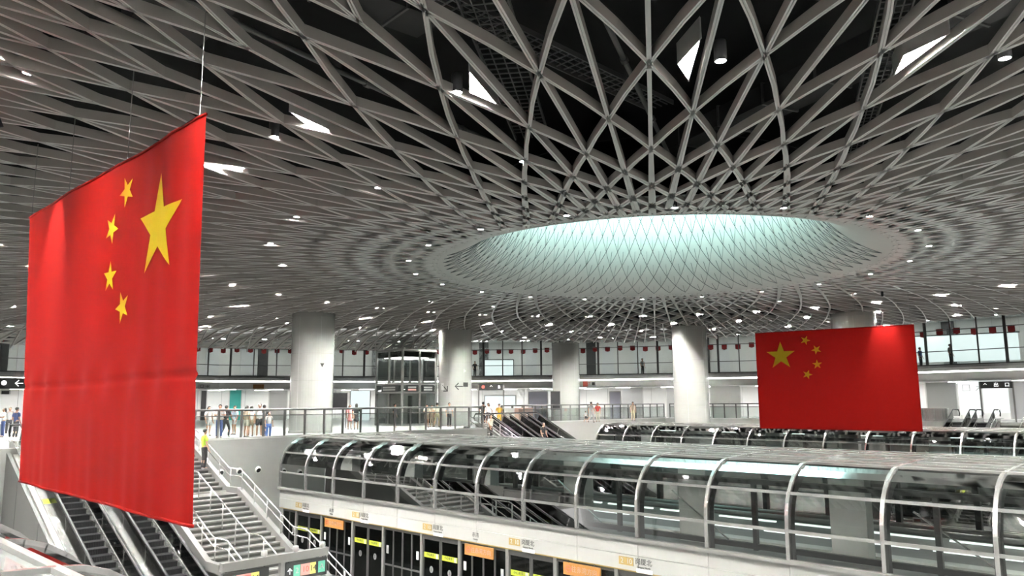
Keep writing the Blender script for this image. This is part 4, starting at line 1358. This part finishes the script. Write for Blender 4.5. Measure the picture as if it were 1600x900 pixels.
bulk_sign(319, 604, 1.1, 0.42, M['bright_white'], 'white sign with a square and an arrow on the bulkhead at the banner edge', ((-0.25, '\u25a1', 0.4, M['ink']), (0.25, '\u2192', 0.4, M['ink'])))
bulk_sign(915, 600, 0.5, 0.5, M['redink'], 'small red square sign on the bulkhead beside the farthest column', ())
bulk_sign(924, 600, 0.9, 0.5, M['bright_white'], 'white sign with a 7 and a symbol next to the red square sign', ((-0.2, '7', 0.45, M['redink']), (0.22, '\u25a0', 0.4, M['ink'])))
bulk_sign(17, 599, 2.2, 0.85, M['signblack'], 'black sign with a white arrow on the bulkhead beyond the tall banner', ((0.55, '\u2190', 0.8, M['sign_white']), (-0.5, '\u25cf', 0.5, M['sign_white'])))
t = wp(0, 12, 610, 616, 62, M['signblack'], 'hanging_sign', 'small black sign under the bulkhead at the edge beyond the tall banner', 'sign')
P_ = at(1519, 607, 61.9)
t = thing('printed_sign', 'grey square and arrow printed on the glowing white panel', 'sign', P_, -math.atan2(P_.x, P_.y))
text('\u25a1', 0.75, M['grey'], t, (-0.42, -0.05, 0), (1, 0, 0), (0, 0, 1)); text('\u2197', 0.75, M['grey'], t, (0.4, -0.05, 0), (1, 0, 0), (0, 0, 1))

# wayfinding gantry at the foot of the wide staircase
UG = 18.3
gl_, gr_ = on_u(345, 890, UG), on_u(511, 858, UG)
gv0, gv1, gz = gl_.dot(VD), gr_.dot(VD), (gl_.z + gr_.z) / 2
g = thing('sign_gantry', 'grey beam on posts carrying two lit signs at the foot of the wide staircase', 'sign frame', W(gv0, UG, gz), ROT)
wG = gv1 - gv0
b = MB(); b.box(0, wG, -0.08, 0.08, -0.1, 0.1); b.build('beam', M['midgrey'], g)
for x in (0.55 * wG, ):
    b = MB(); b.bar((x, 0, -0.1), (x, 0, ZP - gz), 0.12, 0.12); b.build('post', M['midgrey'], g)
for x in (0.38, 0.68, 0.95):
    b = MB(); b.lathe([(0, 0.16), (0.07, 0.14), (0.08, 0.05), (0.05, 0)], 14, (x * wG, 0, 0.1)); b.build('camera_dome', M['white'], g, smooth=True)
def lit_sign(v0, v1, label, items):
    t = thing('hanging_lit_sign', label, 'sign', W((v0 + v1) / 2, UG, gz - 0.36), ROT)
    w = v1 - v0
    b = MB(); b.box(-w / 2, w / 2, -0.06, 0.06, -0.22, 0.22); b.build('board', M['signblack'], t)
    for x0, x1, m, ch, cm in items:
        x0 = -w / 2 + x0 * w; x1 = -w / 2 + x1 * w
        if m is not None:
            b = MB(); b.box(x0, x1, -0.066, -0.06, -0.14, 0.14); b.build('lit_panel', m, t)
        if ch: text(ch, 0.2, cm, t, ((x0 + x1) / 2, -0.068, 0), (1, 0, 0), (0, 0, 1), 'sign_lettering')
    for x in (-w / 2 + 0.1, w / 2 - 0.1):
        b = MB(); b.bar((x, 0, 0.22), (x, 0, 0.27), 0.03, 0.03); b.build('bracket', M['steel'], t)
lit_sign(gv0 + 0.03, gv0 + 0.42 * wG, 'lit sign with coloured squares and a dark end, cut by the bottom edge', ((0.08, 0.26, M['sign_green'], '2', M['paper']), (0.28, 0.6, M['sign_pink'], '岗厦', M['redink']), (0.6, 0.78, M['sign_yellow'], '14', M['ink'])))
lit_sign(gv0 + 0.58 * wG, gv1 - 0.03, 'lit sign with a white up arrow and coloured squares under the grey beam', ((0.02, 0.16, None, '\u2191', M['sign_white']), (0.18, 0.34, M['sign_green'], '2', M['paper']), (0.35, 0.58, M['sign_pink'], '10', M['redink']), (0.58, 0.72, M['sign_yellow'], '14', M['ink']), (0.78, 0.95, M['sign_green'], 'A', M['paper'])))

# little red pennants behind the upper glass
pm = MB(); pm.add([(-0.24, 0, 0), (0.24, 0, 0), (0.24, 0.02, -0.42), (0, 0.03, -0.5), (-0.24, 0.02, -0.42)], [(0, 1, 2, 3, 4)])
pme = pm.mesh('pennant_cloth')
md = MB(); md.tube([(-0.28, 0, 0), (0.28, 0, 0)], 0.012, 6); mdm = md.mesh('pole')
cw = MB(); cw.tube([(0, 0, 0), (0, 0, 0.9)], 0.006, 4); cwm = cw.mesh('cord')
for p in resample(offs(1.1), 1.25):
    z = 7.05 + random.uniform(-0.1, 0.1)
    if not seen(p + Vector((0, 0, z)), 1.05): continue
    n_ = (p - CC).normalized()
    t = thing('hanging_pennant', 'one of the little red pennants hung in a row behind the upper floor glass', 'pennant', p + Vector((0, 0, z)), math.atan2(-n_.x, n_.y), 'red pennants behind the upper glass')
    link('pennant', pme, M['pennant'], t); link('pole', mdm, M['midgrey'], t); link('cord', cwm, M['midgrey'], t)

# =================================================================== PEOPLE
def skin_mesh(name, verts, edges, radii, root, sub=1):
    me = bpy.data.meshes.new(name)
    me.from_pydata([tuple(v) for v in verts], edges, [])
    o = bpy.data.objects.new(name, me); COL.objects.link(o)
    mod = o.modifiers.new('skin', 'SKIN'); mod.use_smooth_shade = True
    sv = me.skin_vertices[0].data
    for i, r_ in enumerate(radii):
        sv[i].radius = r_ if isinstance(r_, tuple) else (r_, r_)
        sv[i].use_root = (i == root)
    s = o.modifiers.new('sub', 'SUBSURF'); s.levels = sub; s.render_levels = sub
    bpy.context.view_layer.update()
    out = bpy.data.meshes.new_from_object(o.evaluated_get(bpy.context.evaluated_depsgraph_get()))
    out.name = name
    bpy.data.objects.remove(o); bpy.data.meshes.remove(me)
    return out
def hair_mesh(long_):
    """cap of hair over the skull, open in front for the face; long hair falls to the shoulders"""
    b = MB(); nu, nv = 24, 14
    c = Vector((0, 0.006, 1.632)); vs = []; fs = []
    for j in range(nv + 1):
        th = PI * j / nv
        for i in range(nu):
            ph = 2 * PI * i / nu
            x, y, z = math.sin(th) * math.sin(ph), -math.sin(th) * math.cos(ph), math.cos(th)
            p = Vector((x * 0.094, y * 0.112, z * 0.100))
            front = -y
            low = 0.42 if front > 0.35 else (-0.25 if front > -0.1 else -0.75)
            if z < low: p.z = low * 0.100; p.x *= 0.97; p.y *= 0.97
            if long_ and y > 0.05 and z < 0.0:
                p.z = z * 0.26; p.y = 0.075 + 0.03 * (1 + z); p.x *= 1.0 + 0.25 * (-z) if abs(x) > 0.05 else 1
                if abs(p.x) < 0.02 and z < -0.6: p.x = x * 0.12
            vs.append(c + p)
    for j in range(nv):
        for i in range(nu):
            i2 = (i + 1) % nu
            fs.append((j * nu + i, j * nu + i2, (j + 1) * nu + i2, (j + 1) * nu + i))
    b.add(vs, fs)
    return b.mesh('hair', True)
POSES = {}
def pose(kind):
    """skeleton of a 1.7 m figure facing -Y; returns meshes for body, top, trousers/skirt, hair, shoes"""
    if kind in POSES: return POSES[kind]
    V = []; E_ = []; Rr = []
    def v(p, r_, par=None):
        V.append(Vector(p)); Rr.append(r_)
        if par is not None: E_.append((par, len(V) - 1))
        return len(V) - 1
    pel = v((0, 0, 0.93), (0.15, 0.105))
    wst = v((0, 0, 1.08), (0.135, 0.10), pel)
    che = v((0, 0.0, 1.26), (0.165, 0.11), wst)
    shl = v((0, 0.01, 1.40), (0.12, 0.085), che)
    nck = v((0, 0.005, 1.47), 0.052, shl)
    ch_ = v((0, -0.015, 1.53), (0.062, 0.07), nck)
    hd = v((0, -0.005, 1.60), (0.078, 0.095), ch_)
    tp = v((0, 0.01, 1.675), (0.062, 0.075), hd)
    nose = v((0, -0.115, 1.585), 0.014, hd)
    for s in (-1, 1): v((s * 0.088, 0.0, 1.585), (0.012, 0.022), hd)
    arms = {'stand': [((0.20, 0.01, 1.37), (0.25, 0.03, 1.10), (0.25, -0.07, 0.86)), ] * 2,
            'rail': [((0.20, -0.02, 1.37), (0.27, -0.10, 1.14), (0.17, -0.33, 1.18))] * 2,
            'walk': [((0.20, 0.0, 1.37), (0.25, -0.08, 1.12), (0.23, -0.24, 0.95)), ((0.20, 0.02, 1.37), (0.25, 0.15, 1.13), (0.24, 0.14, 0.88))],
            'phone': [((0.20, 0.0, 1.37), (0.24, 0.0, 1.12), (0.10, -0.24, 1.28)), ((0.20, 0.01, 1.37), (0.25, 0.03, 1.10), (0.25, -0.06, 0.86))]}[kind]
    hands = []
    for s, (sh, el, wr) in zip((-1, 1), arms):
        a = v((s * sh[0], sh[1], sh[2]), 0.062, shl)
        b_ = v((s * el[0], el[1], el[2]), 0.044, a)
        c_ = v((s * wr[0], wr[1], wr[2]), 0.028, b_)
        d = (Vector((s * wr[0], wr[1], wr[2])) - V[b_]).normalized()
        side = d.cross(Vector((0, 1, 0.2))).normalized() if abs(d.y) < 0.8 else Vector((1, 0, 0))
        pn = d.cross(side)
        pl_ = v(V[c_] + d * 0.05, (0.03, 0.02), c_)
        for i, f in enumerate((-0.032, -0.011, 0.011, 0.032)):
            L_ = (0.07, 0.085, 0.08, 0.062)[i]
            k1 = v(V[pl_] + d * 0.045 + side * f, 0.009, pl_)
            k2 = v(V[k1] + d * L_ * 0.5 + pn * 0.008, 0.0085, k1)
            v(V[k2] + d * L_ * 0.42 + pn * 0.022, 0.007, k2)
        th = v(V[c_] + d * 0.03 - side * 0.035, 0.011, pl_)
        v(V[th] + d * 0.05 - side * 0.012 + pn * 0.01, 0.009, th)
    legs = {'walk': [((0.09, -0.02, 0.86), (0.10, -0.16, 0.50), (0.10, -0.12, 0.09), (0.10, -0.26, 0.035)), ((0.09, 0.02, 0.86), (0.10, 0.06, 0.48), (0.10, 0.28, 0.14), (0.10, 0.20, 0.035))]}.get(kind,
           [((0.09, 0.0, 0.86), (0.10, -0.02, 0.49), (0.11, 0.02, 0.09), (0.12, -0.13, 0.035))] * 2)
    lg = []
    for s, (hp, kn, an, to) in zip((-1, 1), legs):
        a = v((s * hp[0], hp[1], hp[2]), 0.092, pel)
        b_ = v((s * kn[0], kn[1], kn[2]), 0.058, a)
        m_ = v(((s * (kn[0] + an[0]) / 2), (kn[1] + an[1]) / 2 + 0.015, (kn[2] + an[2]) / 2 + 0.05), 0.055, b_)
        c_ = v((s * an[0], an[1], an[2]), 0.036, m_)
        v((s * to[0], to[1], to[2]), (0.036, 0.026), c_)
        lg.append((hp, kn, an, to))
    body = skin_mesh('body', V, E_, Rr, pel)
    # shirt: torso and sleeves a little wider than the body
    tv = [(0, 0, 0.80), (0, 0, 1.08), (0, 0, 1.26), (0, 0.01, 1.40), (0, 0.005, 1.455)]
    tr_ = [(0.178, 0.132), (0.155, 0.12), (0.18, 0.125), (0.135, 0.10), (0.07, 0.068)]
    te = [(0, 1), (1, 2), (2, 3), (3, 4)]
    for s, (sh, el, wr) in zip((-1, 1), arms):
        n0 = len(tv); tv += [(s * sh[0], sh[1], sh[2]), tuple(Vector((s * sh[0], sh[1], sh[2])).lerp(Vector((s * el[0], el[1], el[2])), 0.75))]
        tr_ += [0.075, 0.07]; te += [(3, n0), (n0, n0 + 1)]
    top = skin_mesh('shirt', tv, te, tr_, 2)
    pv = [(0, 0, 1.06), (0, 0, 0.90)]; pr = [(0.16, 0.115), (0.165, 0.12)]; pe = [(0, 1)]
    for s, (hp, kn, an, to) in zip((-1, 1), lg):
        n0 = len(pv)
        pv += [(s * hp[0], hp[1], hp[2] - 0.06), (s * kn[0], kn[1], kn[2]), (s * an[0], an[1], an[2] - 0.03)]
        pr += [0.10, 0.075, 0.06]; pe += [(1, n0), (n0, n0 + 1), (n0 + 1, n0 + 2)]
    tro = skin_mesh('trousers', pv, pe, pr, 1)
    sv = [(0, 0, 1.08), (0, 0, 0.90), (0, 0, 0.70), (0, 0, 0.52)]
    skt = skin_mesh('skirt', sv, [(0, 1), (1, 2), (2, 3)], [(0.14, 0.11), (0.175, 0.135), (0.20, 0.165), (0.225, 0.19)], 1)
    sh_v = [(0, 0, 1.06), (0, 0, 0.90)]; sh_r = [(0.16, 0.115), (0.165, 0.12)]; sh_e = [(0, 1)]
    for s, (hp, kn, an, to) in zip((-1, 1), lg):
        n0 = len(sh_v); k_ = Vector(hp).lerp(Vector(kn), 0.75)
        sh_v += [(s * hp[0], hp[1], hp[2] - 0.04), (s * k_.x, k_.y, k_.z)]; sh_r += [0.105, 0.095]; sh_e += [(1, n0), (n0, n0 + 1)]
    sho = skin_mesh('shorts', sh_v, sh_e, sh_r, 1)
    hs = hair_mesh(False); hl = hair_mesh(True)
    fs_ = []
    for s, (hp, kn, an, to) in zip((-1, 1), lg):
        fs_.append(skin_mesh('shoe', [(s * an[0], an[1] + 0.04, max(0.035, an[2] - 0.05)), (s * to[0], to[1], to[2])], [(0, 1)], [(0.042, 0.04), (0.046, 0.034)], 0))
    ey = MB()
    for s in (-1, 1): ey.lathe([(0, 0.008), (0.008, 0), (0, -0.008)], 8, (s * 0.032, -0.098, 1.605))
    POSES[kind] = dict(body=body, top=top, tro=tro, skt=skt, sho=sho, hs=hs, hl=hl, sh=fs_, ey=ey.mesh('eyes'))
    return POSES[kind]
def wear(me, m, t, name):
    o = bpy.data.objects.new(name, me); COL.objects.link(o); o.parent = t
    if len(me.materials) == 0: me.materials.append(None)
    o.material_slots[0].link = 'OBJECT'; o.material_slots[0].material = m
    return o
def person(loc, h, yaw, kind, top, low, lowtype, label, hair='hs', bag=None, group=None):
    P = pose(kind)
    t = thing('person', label, 'person', loc, yaw, group)
    k = h / 1.74
    t.scale = (k, k, k)
    wear(P['body'], M['skin'], t, 'body')
    wear(P['top'], M['c_' + top], t, 'shirt')
    wear(P[lowtype], M['c_' + low], t, {'tro': 'trousers', 'skt': 'skirt', 'sho': 'shorts'}[lowtype])
    wear(P[hair], M['hair'], t, 'hair')
    wear(P['ey'], M['black'], t, 'eyes')
    for s in P['sh']: wear(s, M['c_black'] if low != 'black' else M['c_grey'], t, 'shoe')
    if bag:
        b = MB(); out = []
        for i in range(16):
            a = 2 * PI * i / 16; out.append((0.15 * math.copysign(abs(math.cos(a)) ** 0.6, math.cos(a)), 0.12, 1.2 + 0.2 * math.copysign(abs(math.sin(a)) ** 0.6, math.sin(a))))
        b.prism(out, (0, 0.13, 0)); b.build('backpack', M['c_' + bag], t)
        b = MB()
        for s in (-1, 1): b.tube([(s * 0.11, 0.13, 1.36), (s * 0.12, -0.02, 1.46), (s * 0.12, -0.13, 1.3), (s * 0.12, 0.12, 1.08)], 0.016, 6)
        b.build('strap', M['c_' + bag], t)
    return t
def stand(px, D, h, yawd, kind, top, low, lt_, label, **kw):
    p = at(px, 640, D)
    z = kw.pop('z', 0.0)
    return person(Vector((p.x, p.y, z)), h, R(yawd), kind, top, low, lt_, label, **kw)
stand(344, 39.3, 1.70, 20, 'rail', 'white', 'navy', 'tro', 'person in a white shirt with dark trousers at the railing, nearest the tall banner')
stand(354, 40.6, 1.64, 160, 'walk', 'black', 'black', 'tro', 'person in black walking away behind the white-shirted one at the railing')
stand(327, 42.0, 1.6, 60, 'stand', 'white', 'grey', 'sho', 'person in white with grey shorts half hidden by the tall banner edge', hair='hl')
stand(367, 43.5, 1.62, -30, 'phone', 'lightblue', 'white', 'sho', 'person in a light blue top in front of the teal panel')
stand(386, 40.4, 1.62, 150, 'stand', 'beige', 'pale', 'sho', 'bare-legged person in a beige top and pale shorts in the crowd', hair='hl')
stand(393, 41.2, 1.6, -150, 'stand', 'white', 'beige', 'sho', 'bare-legged person in white beside the beige-topped one in the crowd', hair='hl')
stand(406, 39.8, 1.74, 20, 'stand', 'white', 'black', 'sho', 'person in white wearing a brown backpack in the crowd by the railing', bag='brown')
stand(413, 41.2, 1.66, -160, 'walk', 'black', 'navy', 'tro', 'person in dark clothes just behind the brown backpack')
stand(421, 39.2, 1.32, 40, 'stand', 'white', 'blue', 'tro', 'child in a white top and blue trousers at the end of the crowd')
stand(498, 46.5, 1.68, 160, 'stand', 'grey', 'black', 'sho', 'person in a grey top and black shorts standing before the widest column', bag='black')
stand(547, 51.0, 1.62, 30, 'stand', 'pink', 'pink', 'skt', 'person in a pink dress near the black display screen', hair='hl')
stand(557, 50.0, 1.68, -170, 'walk', 'black', 'black', 'skt', 'person in a black dress beside the pink dress', hair='hl')
stand(617, 53.5, 1.64, 80, 'stand', 'black', 'black', 'tro', 'person in black standing in front of the lift shaft')
stand(667, 54.0, 1.58, 20, 'rail', 'pale', 'beige', 'sho', 'person in a pale top near the lift shaft, first of the three together', hair='hl')
stand(675, 55.0, 1.55, -20, 'stand', 'beige', 'beige', 'tro', 'person all in beige in the middle of the three near the lift shaft')
stand(683, 54.2, 1.7, 160, 'walk', 'pale', 'khaki', 'tro', 'person in khaki trousers, last of the three before the arrow column')
stand(702, 54.6, 1.7, 30, 'stand', 'grey', 'black', 'tro', 'person in a grey shirt and black trousers in front of the arrow column')
stand(755, 56.5, 1.74, 170, 'stand', 'black', 'black', 'tro', 'person in black at the sign frame with the red mark')
stand(763, 55.5, 1.66, -20, 'walk', 'white', 'black', 'skt', 'person in white and a black skirt beside the sign frame with the red mark', hair='hl')
stand(780, 55.3, 1.6, 20, 'stand', 'yellow', 'yellow', 'tro', 'person in a yellow top at the head of the narrow far staircase')
stand(924, 63.8, 1.68, 110, 'walk', 'grey', 'grey', 'tro', 'person in grey walking behind the far railing')
stand(915, 62.8, 0.95, 110, 'walk', 'white', 'black', 'sho', 'small child in white walking with the grey-clad person behind the far railing')
stand(934, 65, 1.6, -20, 'stand', 'red', 'pale', 'tro', 'person in a red top behind the far railing')
stand(989, 69, 1.66, 0, 'stand', 'beige', 'khaki', 'tro', 'person in beige facing the camera behind the far railing')
stand(16, 45, 1.62, 30, 'stand', 'grey', 'black', 'tro', 'person in grey on the concourse at the picture edge beyond the tall banner')
stand(7, 42, 1.58, -40, 'rail', 'white', 'navy', 'tro', 'person in white at the railing at the picture edge beyond the tall banner', hair='hl')
stand(27, 40.5, 1.62, 160, 'stand', 'navy', 'black', 'tro', 'person in navy partly covered by the far side of the tall banner')
# on the stairs and escalators
yv = 35.2 - 3.1
person(W(14.75, 32.9, -1.05), 1.74, R(135), 'stand', 'hivis', 'black', 'tro', 'person in a yellow high-visibility vest at the top of the wide staircase')
person(W(34.75, 35.95, -0.75), 1.68, R(46), 'walk', 'pale', 'black', 'tro', 'person in a pale shirt and black trousers walking down the narrow far staircase')
person(W(38.3, 34.6, -1.28), 1.66, R(46), 'stand', 'black', 'black', 'tro', 'rider in black on the middle far escalator')
# on the upper floor
for px, D, lb, tp in ((742, 80.5, 'dark figure on the upper floor behind the glass, over the arrow column', 'black'), (1006, 77, 'figure in grey on the upper floor behind the glass above the far railing', 'grey'), (1445, 63.0, 'figure in dark clothes on the upper floor past the smaller flag', 'navy'), (1493, 59.3, 'figure in grey on the upper floor above the escalators that face the camera', 'grey')):
    stand(px, D, 1.68, 30, 'stand', tp, 'black', 'tro', lb, z=4.26)
